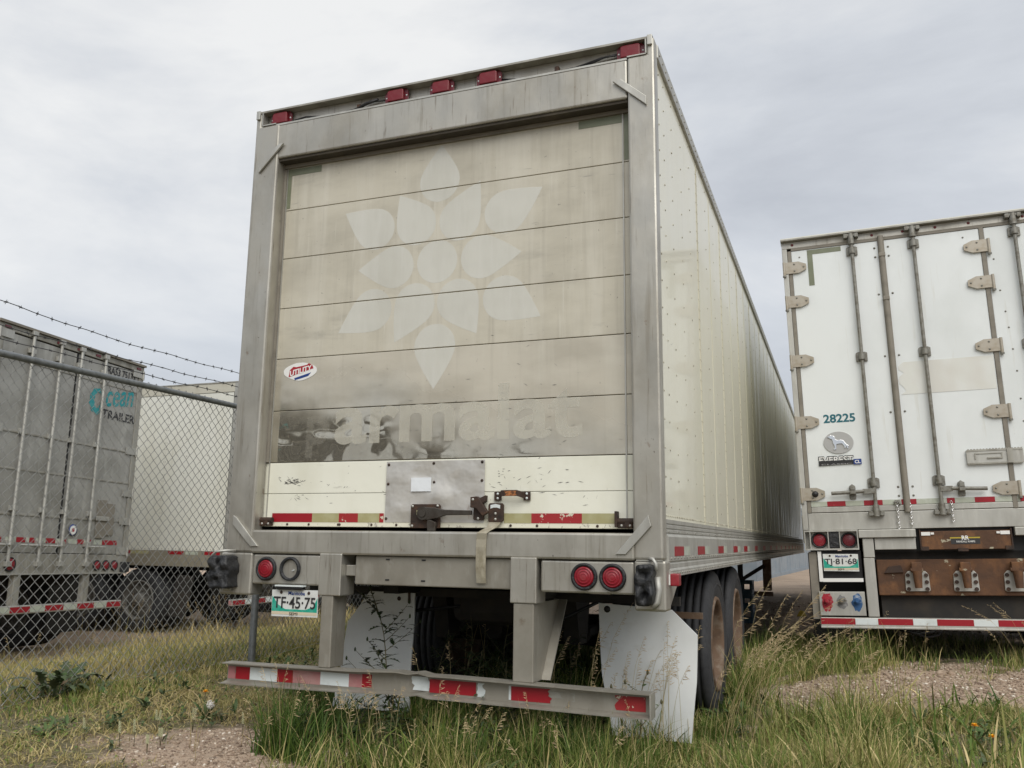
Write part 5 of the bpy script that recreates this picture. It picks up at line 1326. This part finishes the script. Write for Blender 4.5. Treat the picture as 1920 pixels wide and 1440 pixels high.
for k_ in range(nW):
    side = (tt + k_) % 2
    Y = yy[k_] + side * hw_ * 1.04 + (rng.random(segs + 1) - .5) * .003
    Zk = Zt + .004 * math.sin(yy[k_] * 2.2)
    bulge = .05 * np.exp(-((Zk - gz[k_] - .1) / .25) ** 2) * math.sin(yy[k_] * 1.7)
    X = FX - .026 + np.where(side == (k_ % 2), .0022, -.0022) + wob(yy[k_], Zk) + bulge * .6
    keep = Zk > gz[k_] + .012 + .02 * math.sin(yy[k_] * 2.9)
    kn = int(keep.sum())
    if kn < 3: continue
    P = np.stack([X, Y, Zk], 1)[:kn]
    r_w = .0029
    ring = np.array([(r_w * math.cos(a), r_w * math.sin(a)) for a in (0.3, 0.3 + 2.094, 0.3 + 4.189)])
    vv = np.repeat(P, 3, 0); vv[:, 0] += np.tile(ring[:, 0], kn); vv[:, 1] += np.tile(ring[:, 1], kn)
    idx = np.arange(kn - 1)[:, None] * 3
    q = np.concatenate([idx + np.array([j, (j + 1) % 3, (j + 1) % 3 + 3, j + 3]) for j in range(3)], 0) + base
    Vs.append(vv); Fs.append(q); base += len(vv)
V_ = np.concatenate(Vs) - np.array([FX, 1.85, .25])
o = big_mesh('wire_mesh', V_, np.concatenate(Fs), M['mesh_wire'], fen); o['kind'] = 'stuff'
b = MB().tube([at(FX - .026, y, float(G(FX, y)) + .03 + .01 * math.sin(y * 3)) for y in np.arange(FY0, FY1, .25)], .002, 4); b.build('tension_wire', M['mesh_wire'], fen)
for x, z, ph in ((FX - .19, 2.655, 0), (FX - .10, 2.515, 2), (FX - .02, 2.415, 4)):
    b = MB(); ysn = np.arange(FY0, FY1, .06)
    sag = lambda y: -.012 * math.sin(math.pi * (((y - 1.85) / 3.05) % 1))+ .004 * math.sin(y * 9 + ph) + (.05 * max(0, min(1, (-y + .3) / 1.2)) if z > 2.6 else 0)
    pts = [at(x + .003 * math.sin(y * 23 + ph), y, z + sag(y)) for y in ysn]
    b.tube(pts, .0030, 4)
    y = FY0 + .05
    while y < FY1 - .1:
        c = Vector(at(x, y, z + sag(y)))
        for q in range(2):
            d = Vector((random.uniform(-1, 1), random.uniform(-.5, .5), random.uniform(-1, 1))).normalized() * .016
            b.cyl(c - d, c + d, .0016, 4)
        b.cyl(c - Vector((0, .008, 0)), c + Vector((0, .008, 0)), .0052, 5)
        y += random.uniform(.10, .13)
    b.build('barbed_wire', M['barb'], fen)
for y in np.arange(-4, 11, .62):
    MB().tube([at(FX - .03 + .028 * math.cos(a), y + .004 * a, rail(y) + .026 * math.sin(a)) for a in np.linspace(0, 6.0, 9)], .002, 4).build('wire_tie', M['mesh_wire'], fen)

# ------------------------------------------------------------------ GRASS, WEEDS, STONES
def blades(name, x, y, h, w, tint, lean=.35, segs=3, droop=.35, z=None):
    n = len(x); z = G(x, y) if z is None else z
    az_ = rng.random(n) * 2 * np.pi; la = rng.random(n) * 2 * np.pi
    lx, ly = np.cos(la) * lean * rng.random(n), np.sin(la) * lean * rng.random(n)
    wx, wy = np.cos(az_) * w * .5, np.sin(az_) * w * .5
    cols = []
    tl = np.linspace(0, 1, segs + 1)
    K = 2 * segs + 1
    V = np.empty((n, K, 3), np.float32); T_ = np.empty((n, K), np.float32)
    for s_ in range(segs + 1):
        t = tl[s_]
        cx = x + h * lx * (t ** 1.6); cy = y + h * ly * (t ** 1.6); cz = z - .01 + h * (t - droop * np.hypot(lx, ly) * t ** 2.4)
        ww = (1 - .75 * t)
        if s_ < segs:
            V[:, 2 * s_] = np.stack([cx - wx * ww, cy - wy * ww, cz], 1); V[:, 2 * s_ + 1] = np.stack([cx + wx * ww, cy + wy * ww, cz], 1)
            T_[:, 2 * s_] = T_[:, 2 * s_ + 1] = tint + .03 * t
        else:
            V[:, 2 * s_] = np.stack([cx, cy, cz], 1); T_[:, 2 * s_] = tint + .05
    tri = []
    for s_ in range(segs - 1): a = 2 * s_; tri += [(a, a + 1, a + 3), (a, a + 3, a + 2)]
    a = 2 * (segs - 1); tri += [(a, a + 1, a + 2)]
    tri = np.array(tri)
    F = (np.arange(n)[:, None, None] * K + tri[None]).reshape(-1, 3)
    return big_mesh(name, V.reshape(-1, 3), F, M['grass'], None, tint=np.clip(T_.ravel(), 0, 1))

def scatter(n, x0, x1, y0, y1, dens):
    x = rng.uniform(x0, x1, n); y = rng.uniform(y0, y1, n)
    k_ = rng.random(n) < dens(x, y)
    return x[k_], y[k_]
def no_tyre(x, y):
    ok = np.ones(len(x), bool)
    for yc in (2.15, 3.39):
        ok &= ~((np.abs(np.abs(x) - .97) < .33) & (np.abs(y - yc) < .28))
    return ok
clump = lambda x, y: _sm((vnoise(x, y, 2.6) * .55 + vnoise(x, y, 6.7) * .45 - .30) / .35)
def field(name, label, n, x0, x1, y0, y1, hm, hv, w, t0, tv, dens=None, lean=.5, straw=.12, segs=3, droop=.35):
    d = dens or (lambda x, y: grassy(x, y) ** 1.6 * (.25 + .75 * clump(x, y)))
    x, y = scatter(n, x0, x1, y0, y1, d)
    k_ = no_tyre(x, y); x, y = x[k_], y[k_]
    h = hm * (.45 + rng.random(len(x)) * hv) * (.45 + 1.0 * vnoise(x, y, 2.9)) * np.where((x < -.75) & (x > -2.6), .62, 1.0) * np.where((x > 1.0) & (x < 1.65) & (y > .7) & (y < 2.3), .55, 1.0)
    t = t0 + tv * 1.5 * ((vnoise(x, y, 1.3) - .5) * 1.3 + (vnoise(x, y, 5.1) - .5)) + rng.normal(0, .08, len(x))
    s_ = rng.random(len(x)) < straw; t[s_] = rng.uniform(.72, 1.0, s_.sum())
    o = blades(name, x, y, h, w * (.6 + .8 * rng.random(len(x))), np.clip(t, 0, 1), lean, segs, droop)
    tag(o, label, kind='stuff')
    return o
# short turf everywhere near the camera
field('short_grass', 'short yellow green turf', 140000, -2.9, 3.6, -1.5, 4.2, .065, .9, .007, .58, .20, lean=1.1, straw=.32)
field('tall_green_grass', 'long green grass in front of the guard bar', 30000, -.75, 2.3, -.75, .95, .24, 1.0, .0055, .48, .20, dens=lambda x, y: grassy(x, y) ** 2 * _sm((x + .75 + .35 * (vnoise(x, y, 2) - .5)) / .35) * (.1 + .9 * clump(x, y)), lean=.85, straw=.28, segs=4, droop=.55)
field('tall_green_grass', 'long green grass beside the rear tyres', 26000, 1.1, 2.6, .6, 4.6, .27, 1.0, .0055, .46, .20, dens=lambda x, y: grassy(x, y) ** 2 * (.15 + .85 * clump(x, y)) * _sm((2.6 - x) / .6), lean=.85, straw=.26, segs=4, droop=.55)
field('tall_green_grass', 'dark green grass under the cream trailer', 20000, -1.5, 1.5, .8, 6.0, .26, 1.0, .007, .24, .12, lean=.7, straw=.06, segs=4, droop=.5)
field('tall_green_grass', 'green grass in front of the white trailer', 16000, 1.5, 5.2, 3.6, 6.6, .12, 1.2, .007, .42, .20, lean=.7, straw=.20, segs=3, droop=.5)
field('tall_green_grass', 'green grass at the lower right', 22000, 1.9, 3.6, -.3, 1.9, .10, 1.1, .0055, .50, .20, lean=.95, straw=.32, segs=3, droop=.5)
field('dead_thatch', 'flattened dead grass', 48000, -2.8, 3.6, -1.4, 3.6, .13, .9, .005, .80, .10, lean=2.6, straw=.5, segs=3, droop=.36)
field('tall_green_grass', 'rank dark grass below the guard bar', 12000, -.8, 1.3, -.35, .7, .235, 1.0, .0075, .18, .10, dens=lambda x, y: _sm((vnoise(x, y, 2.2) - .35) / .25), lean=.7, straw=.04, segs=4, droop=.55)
field('broad_grass', 'broad drooping grass blades', 5200, -.8, 3.0, -.7, 2.6, .24, 1.1, .013, .40, .20, lean=1.1, straw=.14, segs=5, droop=.5)
# beyond the fence
field('dry_grass', 'dry yellow grass beyond the fence', 100000, -9.0, -2.45, .2, 8.5, .10, 1.0, .008, .66, .14, lean=.8, straw=.34, droop=.5,
      dens=lambda x, y: grassy(x, y) ** 1.2 * (.35 + .65 * clump(x, y)))
field('dry_grass', 'pale grass tufts at the edge of the far yard', 9000, -9.5, -3.0, 4.5, 9.5, .26, 1.2, .010, .72, .12, lean=.6, straw=.4, droop=.5,
      dens=lambda x, y: (_sm((vnoise(x, y, 1.3) - .55) / .2)) * np.clip(grassy(x, y) + .1, 0, 1))
field('fence_grass', 'greener weeds along the foot of the fence', 9000, -3.0, -2.1, -1.5, 5.5, .11, 1.2, .008, .42, .16, lean=.7, straw=.2, droop=.5)
# clover-like ground leaves near the front left
x, y = scatter(26000, -2.6, 2.9, -1.3, 2.2, lambda x, y: grassy(x, y) * clump(x + 3, y) * .7)
n = len(x); zz = G(x, y) + rng.uniform(.004, .05, n); a = rng.random(n) * 6.283; s_ = rng.uniform(.005, .013, n); tl = rng.normal(0, .35, (n, 2))
ux, uy = np.cos(a) * s_, np.sin(a) * s_
def q4(du, dv): return np.stack([x + ux * du - uy * dv, y + uy * du + ux * dv, zz + (tl[:, 0] * du + tl[:, 1] * dv) * s_], 1)
V_ = np.stack([q4(-1, 0), q4(0, -.6), q4(1, 0), q4(0, .6)], 1).reshape(-1, 3)
F_ = (np.arange(n)[:, None] * 4 + np.arange(4)[None])
o = big_mesh('ground_leaves', V_, F_, M['grass'], None, tint=np.repeat(np.clip(rng.normal(.36, .13, n), .05, .9), 4)); tag(o, 'small clover leaves', kind='stuff')
# stones
def stones(name, n, x0, x1, y0, y1, s0, s1, dens):
    x, y = scatter(n, x0, x1, y0, y1, dens); n = len(x)
    bmx = bmesh.new(); bmesh.ops.create_icosphere(bmx, subdivisions=1, radius=1); bv = np.array([v.co[:] for v in bmx.verts]); bf = np.array([[v.index for v in f.verts] for f in bmx.faces]); bmx.free()
    s_ = s0 + (s1 - s0) * rng.random(n) ** 2.5
    a = rng.random(n) * 6.283; c_, sn = np.cos(a), np.sin(a)
    V = bv[None] * (1 + rng.normal(0, .16, (n, len(bv), 1))) * np.stack([s_ * rng.uniform(.8, 1.4, n), s_ * rng.uniform(.7, 1.1, n), s_ * rng.uniform(.45, .75, n)], 1)[:, None]
    X = V[..., 0] * c_[:, None] - V[..., 1] * sn[:, None] + x[:, None]; Y = V[..., 0] * sn[:, None] + V[..., 1] * c_[:, None] + y[:, None]; Z = V[..., 2] + (G(x, y) + s_ * .2)[:, None]
    F = (np.arange(n)[:, None, None] * len(bv) + bf[None]).reshape(-1, 3)
    o = big_mesh(name, np.stack([X, Y, Z], -1).reshape(-1, 3), F, M['stone'], None, tint=np.repeat(np.clip(rng.normal(.48, .26, n), 0, 1), len(bv)))
    tag(o, 'loose gravel', kind='stuff')
bare = lambda x, y: np.clip(1.15 - grassy(x, y) * 1.25, .0, 1) ** 1.3
stones('gravel', 90, -2.2, .2, -1.4, .5, .012, .024, bare)
stones('gravel', 160, 1.6, 4.6, 1.4, 4.6, .014, .03, bare)
stones('gravel', 14000, -2.2, .2, -1.4, .5, .003, .013, bare)
stones('gravel', 15000, 1.6, 4.6, 1.4, 4.6, .004, .016, bare)
stones('gravel', 5000, -9, 4, 6.5, 13, .008, .03, bare)

# dry seeding grass stalks
def stalk(b, spk, x, y, h, lean, az_, head=.2, dens=16, z=None, curl=.5, r=.0016):
    z = float(G(x, y)) if z is None else z
    dx, dy = math.cos(az_), math.sin(az_); pts = []
    N = 8
    for i in range(N + 1):
        t = i / N; s_ = lean * (t ** 1.7) + curl * lean * max(0, t - .75) * 1.5
        pts.append(Vector((x + dx * h * s_, y + dy * h * s_, z + h * t * (1 - .18 * lean * t) - h * curl * .25 * max(0, t - .78))))
    b.tube(pts, r, 3, taper=r * .4)
    for i in range(dens):
        t = 1 - head * (i / dens); f = t * N; k_ = min(int(f), N - 1); p = pts[k_].lerp(pts[k_ + 1], f - k_)
        out = Vector((dx * .7 + random.uniform(-.8, .8), dy * .7 + random.uniform(-.8, .8), random.uniform(-.1, .8))).normalized()
        ln_ = random.uniform(.010, .024) * (1 + 1.3 * (i / dens)); tip = p + out * ln_ + Vector((0, 0, -.25 * ln_))
        sd_ = out.cross(Vector((0, 0, 1))); sd_ = sd_.normalized() * .0019 if sd_.length > .01 else Vector((.0019, 0, 0))
        mid = p.lerp(tip, .6)
        spk.add([p, mid + sd_, tip, mid - sd_], [(0, 1, 2, 3)])
        up_ = Vector((0, 0, .0018)); spk.add([p, mid + up_, tip, mid - up_], [(0, 1, 2, 3)])
M['straw'] = mat('straw_stalk', (0.50, 0.40, 0.20), 0.7, layers=[((0.32, 0.27, 0.11), (3, 3, 3), 0.45, 0.65, 0.8, 3)])
M['straw_head'] = mat('straw_seed_head', (0.55, 0.44, 0.27), 0.8, layers=[((0.36, 0.26, 0.16), (6, 6, 6), 0.45, 0.65, 0.8, 3)])
def stalk_patch(label, n, fx, fy, h0, h1, l0, l1, az0, az1, heads=18):
    b, s_ = MB(), MB()
    for _ in range(n):
        x, y = fx(), fy()
        stalk(b, s_, x, y, random.uniform(h0, h1), random.uniform(l0, l1), random.uniform(az0, az1), random.uniform(.18, .32), heads)
    o = b.build('tall_grass_stalks', M['straw'], None); tag(o, label, kind='stuff')
    q = s_.build('tall_grass_seed_heads', M['straw_head'], None); tag(q, label + ' seed heads', kind='stuff')
U = random.uniform
stalk_patch('leaning straw stalks beside the rear tyres', 28, lambda: U(1.33, 1.75), lambda: U(.55, 1.7), .55, 1.0, .08, .55, -.5, .9, 24)
stalk_patch('straw stalks further right', 10, lambda: U(1.7, 2.2), lambda: U(.9, 2.4), .35, .58, .15, .6, -.3, 1.2, 22)
stalk_patch('straw stalks before the right mud flap', 22, lambda: U(.88, 1.32), lambda: U(.35, .70), .45, .80, .05, .30, -.8, 2.2, 20)
stalk_patch('straw stalks between the guard uprights', 26, lambda: U(-.35, .85), lambda: U(.25, 1.4), .45, .95, .05, .30, -1, 3, 20)
stalk_patch('straw stalks under the guard bar', 46, lambda: U(-.75, 1.2), lambda: U(-.45, .0), .26, .52, .05, .40, -1, 4, 12)
stalk_patch('thin stalks at the front left', 16, lambda: U(-1.7, -.7), lambda: U(-.6, .3), .18, .34, .05, .35, 0, 6.2, 8)
stalk_patch('seeding stalks at the right edge', 8, lambda: U(3.2, 3.9), lambda: U(3.6, 4.6), .40, .60, .3, .7, 2.4, 3.8, 20)
stalk_patch('stalks before the white trailer', 26, lambda: U(1.75, 3.6), lambda: U(3.2, 5.4), .25, .5, .05, .4, 0, 6.2, 14)
stalk_patch('seeding grass beside the far wheels', 40, lambda: U(-8.6, -5.2), lambda: U(5.4, 8.2), .45, .8, .05, .3, 0, 6.2, 14)
stalk_patch('dry stalks beyond the fence', 60, lambda: U(-6.5, -2.7), lambda: U(.8, 6.5), .2, .4, .05, .4, 0, 6.2, 8)

# individual weeds
def leaf(b, base, d, ln_, wd, lobes=0, droop=.3, fold=.25):
    """flat pointed leaf with a folded midrib; lobes>0 cuts the margin"""
    base, d = Vector(base), Vector(d).normalized()
    sd_ = d.cross(Vector((0, 0, 1))); sd_ = sd_.normalized() if sd_.length > .05 else Vector((1, 0, 0)); nr = sd_.cross(d)
    N = 8 if lobes else 6; mid, lf, rt = [], [], []
    for i in range(N + 1):
        t = i / N; p = base + d * ln_ * t - Vector((0, 0, droop * ln_ * t * t))
        w_ = wd * math.sin(math.pi * (t * .92 + .04)) ** .8 * (1.15 - .5 * t)
        if lobes and i % 2 == 1: w_ *= .45
        mid.append(p); lf.append(p + sd_ * w_ + nr * w_ * fold); rt.append(p - sd_ * w_ + nr * w_ * fold)
    n = N + 1
    b.add(mid + lf + rt, [(i, i + 1, n + i + 1, n + i) for i in range(N)] + [(2 * n + i, 2 * n + i + 1, i + 1, i) for i in range(N)], True)
def weed(name, label, cat, x, y, h, branches, leaf_l, m_leaf, lean=(0, 0), group=None, buds=True, lobes=1, seed=1, spread=.5, flower=None):
    rr = random.Random(seed); z = float(G(x, y)); t = thing(name, label, cat, (x, y, z), group=group)
    sm, lm, bm2, fl = MB(), MB(), MB(), MB()
    def P(s_): return Vector((lean[0] * s_ ** 1.4 + .02 * math.sin(s_ * 7 + seed), lean[1] * s_ + .01 * math.sin(s_ * 9), h * s_))
    main = [P(i / 10) for i in range(11)]
    sm.tube(main, .005, 5, taper=.0018)
    def leaves(pts, n, l0):
        for i in range(n):
            s_ = .12 + .84 * i / n; k_ = min(int(s_ * (len(pts) - 1)), len(pts) - 2); p = pts[k_].lerp(pts[k_ + 1], s_ * (len(pts) - 1) - k_)
            a_ = rr.uniform(0, 6.28); leaf(lm, p, (math.cos(a_), math.sin(a_), rr.uniform(-.1, .7)), l0 * rr.uniform(.6, 1.2) * (1.1 - .4 * s_), l0 * rr.uniform(.14, .24), lobes, rr.uniform(.1, .5))
    leaves(main, 16, leaf_l)
    tips = [main[-1]]
    for i in range(branches):
        s_ = .3 + .65 * i / branches; o_ = P(s_); a_ = rr.choice([0, 3.14]) + rr.uniform(-.9, .9); ln_ = h * spread * rr.uniform(.5, 1.0) * (1.1 - .5 * s_)
        d = Vector((math.cos(a_), math.sin(a_) * .8, rr.uniform(.35, 1.0))).normalized()
        pts = [o_ + d * ln_ * q / 5 + Vector((0, 0, .12 * ln_ * (q / 5) ** 2)) for q in range(6)]
        sm.tube(pts, .0028, 4, taper=.001); leaves(pts, 8, leaf_l * .7); tips.append(pts[-1])
    sm.build('stem', M['stem'], t); lm.build('leaf', M[m_leaf], t)
    if buds:
        for p in tips: bm2.lathe([(0, -.012), (.006, -.006), (.007, .004), (.003, .014), (0, .016)], p, 'z', 6)
        bm2.build('bud', M['leaf_dark'] if not flower else M['stem'], t)
    if flower:
        for p in tips[:flower]:
            for i in range(10):
                a_ = i * .628; leaf(fl, p + Vector((0, 0, .008)), (math.cos(a_), math.sin(a_), .35), .017, .004, 0, .1)
        fl.build('flower', M['petal_yellow'], t)
    return t
weed('thistle', 'dark branching weed in front of the left white mud flap', 'weed', -.33, .38, .88, 11, .13, 'leaf_dark', lean=(-.20, 0), seed=3, spread=.40)
weed('weed', 'spindly weed with one orange flower in front of the right mud flap', 'weed', 1.04, .42, .50, 4, .05, 'leaf_mid', lean=(.10, 0), seed=5, spread=.5, flower=1, lobes=0)
for i, (x, y, h) in enumerate(((.02, 1.25, .74), (.22, .95, .85), (-.18, 1.0, .66), (.42, 1.3, .70), (.30, .6, .48), (.08, .7, .52), (-.28, .85, .58), (.14, 1.5, .80))):
    weed('leafy_weed', 'dark leafy weed growing under the cream trailer between its mud flaps', 'weed', x, y, h, 8, .11, 'leaf_dark', lean=(random.uniform(-.05, .05), 0), group='weeds under the cream trailer', seed=20 + i, spread=.35, buds=False)
for i, (x, y, h, w_) in enumerate(((-.40, .10, .30, 'just right of the left guard upright'), (-.12, -.05, .26, 'below the bent middle of the guard bar'), (.45, -.05, .30, 'just left of the right guard upright'), (-.62, -.1, .22, 'below the pink faded tape of the guard bar'))):
    weed('low_weed', 'low dark weed ' + w_, 'weed', x, y, h, 6, .07, 'leaf_dark', group='weeds at the guard bar', seed=40 + i, spread=.5, buds=False)
for i, (x, y, h, lab) in enumerate(((.30, .06, .42, 'green leafy weed in front of the middle of the guard bar'), (.78, .12, .46, 'green leafy weed beside the right guard upright'), (-.22, .10, .36, 'green leafy weed where the guard bar is bent'))):
    weed('leafy_weed', lab, 'weed', x, y, h, 7, .10, 'leaf_mid' if i else 'leaf_dock', seed=70 + i, spread=.4, buds=False, lobes=1)
# broad-leaved dock by the fence
def rosette(name, label, x, y, n, ln_, wd, m_, el0, el1, seed, group=None, brown=0, lobes=0):
    rr = random.Random(seed); t = thing(name, label, 'weed', (x, y, float(G(x, y))), group=group)
    for i in range(n):
        a_ = 6.283 * i / n + rr.uniform(-.25, .25); el = rr.uniform(el0, el1); b = MB(); l_ = ln_ * rr.uniform(.6, 1.1)
        d = Vector((math.cos(a_) * math.cos(el), math.sin(a_) * math.cos(el), math.sin(el)))
        st_ = d * l_ * .3
        b.tube([(0, 0, 0), st_ * .5, st_], .004, 4)
        leaf(b, st_, d, l_ * .75, wd * rr.uniform(.7, 1.1), lobes, rr.uniform(.15, .5), .2)
        b.build('leaf', M['leaf_brown'] if i < brown else M[m_], t)
    return t
dk = thing('dock_weed', 'clump of broad grey green dock leaves at the foot of the fence', 'weed', (-2.54, .0, float(G(-2.54, .0))))
rr = random.Random(4)
for i in range(46):
    a_ = rr.uniform(0, 6.283); r0 = rr.uniform(0, .10); el = rr.uniform(.75, 1.5); l_ = rr.uniform(.10, .20); b = MB()
    d = Vector((math.cos(a_) * math.cos(el), math.sin(a_) * math.cos(el), math.sin(el))); p0 = Vector((r0 * math.cos(a_) * .8, r0 * math.sin(a_) * 1.5, 0)); p1 = p0 + d * rr.uniform(.03, .16)
    b.tube([p0, (p0 + p1) / 2, p1], .003, 4)
    leaf(b, p1, d + Vector((math.cos(a_), math.sin(a_), 0)) * .5, l_, l_ * rr.uniform(.20, .32), 1, rr.uniform(.1, .8), rr.uniform(-.2, .4))
    b.build('leaf', M['leaf_brown'] if i % 11 == 0 else M['leaf_mid'] if i % 5 == 0 else M['leaf_dock'], dk)
rosette('small_weed', 'small bright green rosette of leaves at the lower left edge', -1.80, -.70, 13, .12, .018, 'leaf_mid', .2, .9, 6, lobes=1)
rosette('small_weed', 'pale green rosette nearer the dock leaves by the fence', -2.02, -.45, 9, .10, .016, 'leaf_mid', .1, .7, 9, lobes=1)
dn = rosette('dandelion', 'dandelion with one yellow flower and a white seed head near the fence', -1.50, .17, 16, .16, .020, 'leaf_mid', .3, 1.1, 8, lobes=1)
def flower_head(parent, dx, dy, h, kind):
    s_ = MB().tube([(0, 0, 0), (dx * .5, dy * .5, h * .6), (dx, dy, h)], .0022, 5).build('stem', M['stem'], parent)
    b = MB(); c = Vector((dx, dy, h))
    if kind == 'yellow':
        for i in range(22): a_ = i * 2.4; leaf(b, c, (math.cos(a_), math.sin(a_), .25 + .5 * (i % 3)), .022, .005, 0, .1)
        b.build('flower', M['petal_yellow'], s_)
    elif kind == 'fluff':
        for i in range(90):
            d = Vector((random.gauss(0, 1), random.gauss(0, 1), random.gauss(0, 1))).normalized(); b.cyl(c, c + d * .024, .0004, 3); e_ = c + d * .024
            b.dome(e_, d, .0035, .001, 4)
        b.build('seed_head', M['fluff'], s_)
    else:
        b.lathe([(0, -.012), (.007, -.006), (.006, .008), (0, .014)], c, 'z', 8); b.build('bud', M['leaf_mid'], s_)
        for i in range(6): pass
flower_head(dn, -.035, .02, .155, 'yellow'); flower_head(dn, .075, -.06, .105, 'fluff'); flower_head(dn, -.075, .02, .13, 'bud'); flower_head(dn, .085, .06, .175, 'bud'); flower_head(dn, .05, .02, .11, 'bud')
# low leafy undergrowth among the grass: nobody could count it
for nm, mk, cnt in (('leafy_undergrowth', 'leaf_mid', 230), ('leafy_undergrowth', 'leaf_dock', 260)):
    b = MB(); x, y = scatter(cnt * 6, -2.4, 3.3, -1.2, 2.6, lambda x, y: grassy(x, y) * .8 * _sm((vnoise(x + 7, y, 1.9) - .35) / .3))
    k_ = no_tyre(x, y); x, y = x[k_][:cnt], y[k_][:cnt]
    for xx, yy_ in zip(x, y):
        z = float(G(xx, yy_)); sc0 = U(.6, 1.3) * (1.35 if -.7 < xx < 1.4 else .8)
        for i in range(random.randint(5, 8)):
            a_ = U(0, 6.283); el = U(.15, 1.2)
            leaf(b, (xx + U(-.015, .015), yy_ + U(-.015, .015), z + U(0, .07) * sc0), (math.cos(a_) * math.cos(el), math.sin(a_) * math.cos(el), math.sin(el)), U(.05, .10) * sc0, U(.008, .016) * sc0, random.choice([0, 1]), U(.1, .6), .25)
    o = b.build(nm, M[mk], None); tag(o, 'low leafy weeds among the grass', kind='stuff')
# pale flower spikes on the gravel
def spike(x, y, h, seed, lab, grp):
    rr = random.Random(seed); t = thing('flower_spike', lab, 'wildflower', (x, y, float(G(x, y))), group=grp); s_, b = MB(), MB()
    for k_ in range(rr.choice([1, 2, 2])):
        dx = rr.uniform(-.02, .02); s_.tube([(0, 0, 0), (dx * .6, 0, h * .6), (dx, 0, h)], .0016, 4)
        for i in range(34):
            f = .55 + .45 * i / 34; a_ = i * 2.4; c = Vector((dx * f, 0, h * f)) + Vector((math.cos(a_), math.sin(a_), 0)) * .0045 * (1.5 - f * .9)
            b.dome(c, (math.cos(a_), math.sin(a_), .4), .0030, .003, 4)
    s_.build('stem', M['stem'], t); b.build('flower', M['flower_pale'], t)
for i, (x, y) in enumerate(((-1.45, -.55), (-1.40, -.50), (-1.53, -.20), (-1.36, -.11), (-1.30, -.42), (-1.22, -.60), (-1.06, -.05), (-1.62, -.62))):
    spike(x, y, random.uniform(.09, .15), 60 + i, 'thin cream flower spike on the gravel at the lower left', 'cream flower spikes on the gravel')
for x, y, lab in ((2.72, 1.0, 'upper yellow wildflower at the lower right'), (2.77, .78, 'lower yellow wildflower at the lower right')):
    wf = rosette('wildflower', lab, x, y, 8, .10, .014, 'leaf_mid', .3, 1.0, int(y * 100), lobes=1); wf['category'] = 'wildflower'; flower_head(wf, .0, .0, .09, 'yellow')
rosette('small_weed', 'broad green leaves on the gravel at the right', 2.75, 1.45, 9, .15, .022, 'leaf_mid', .2, .8, 14)
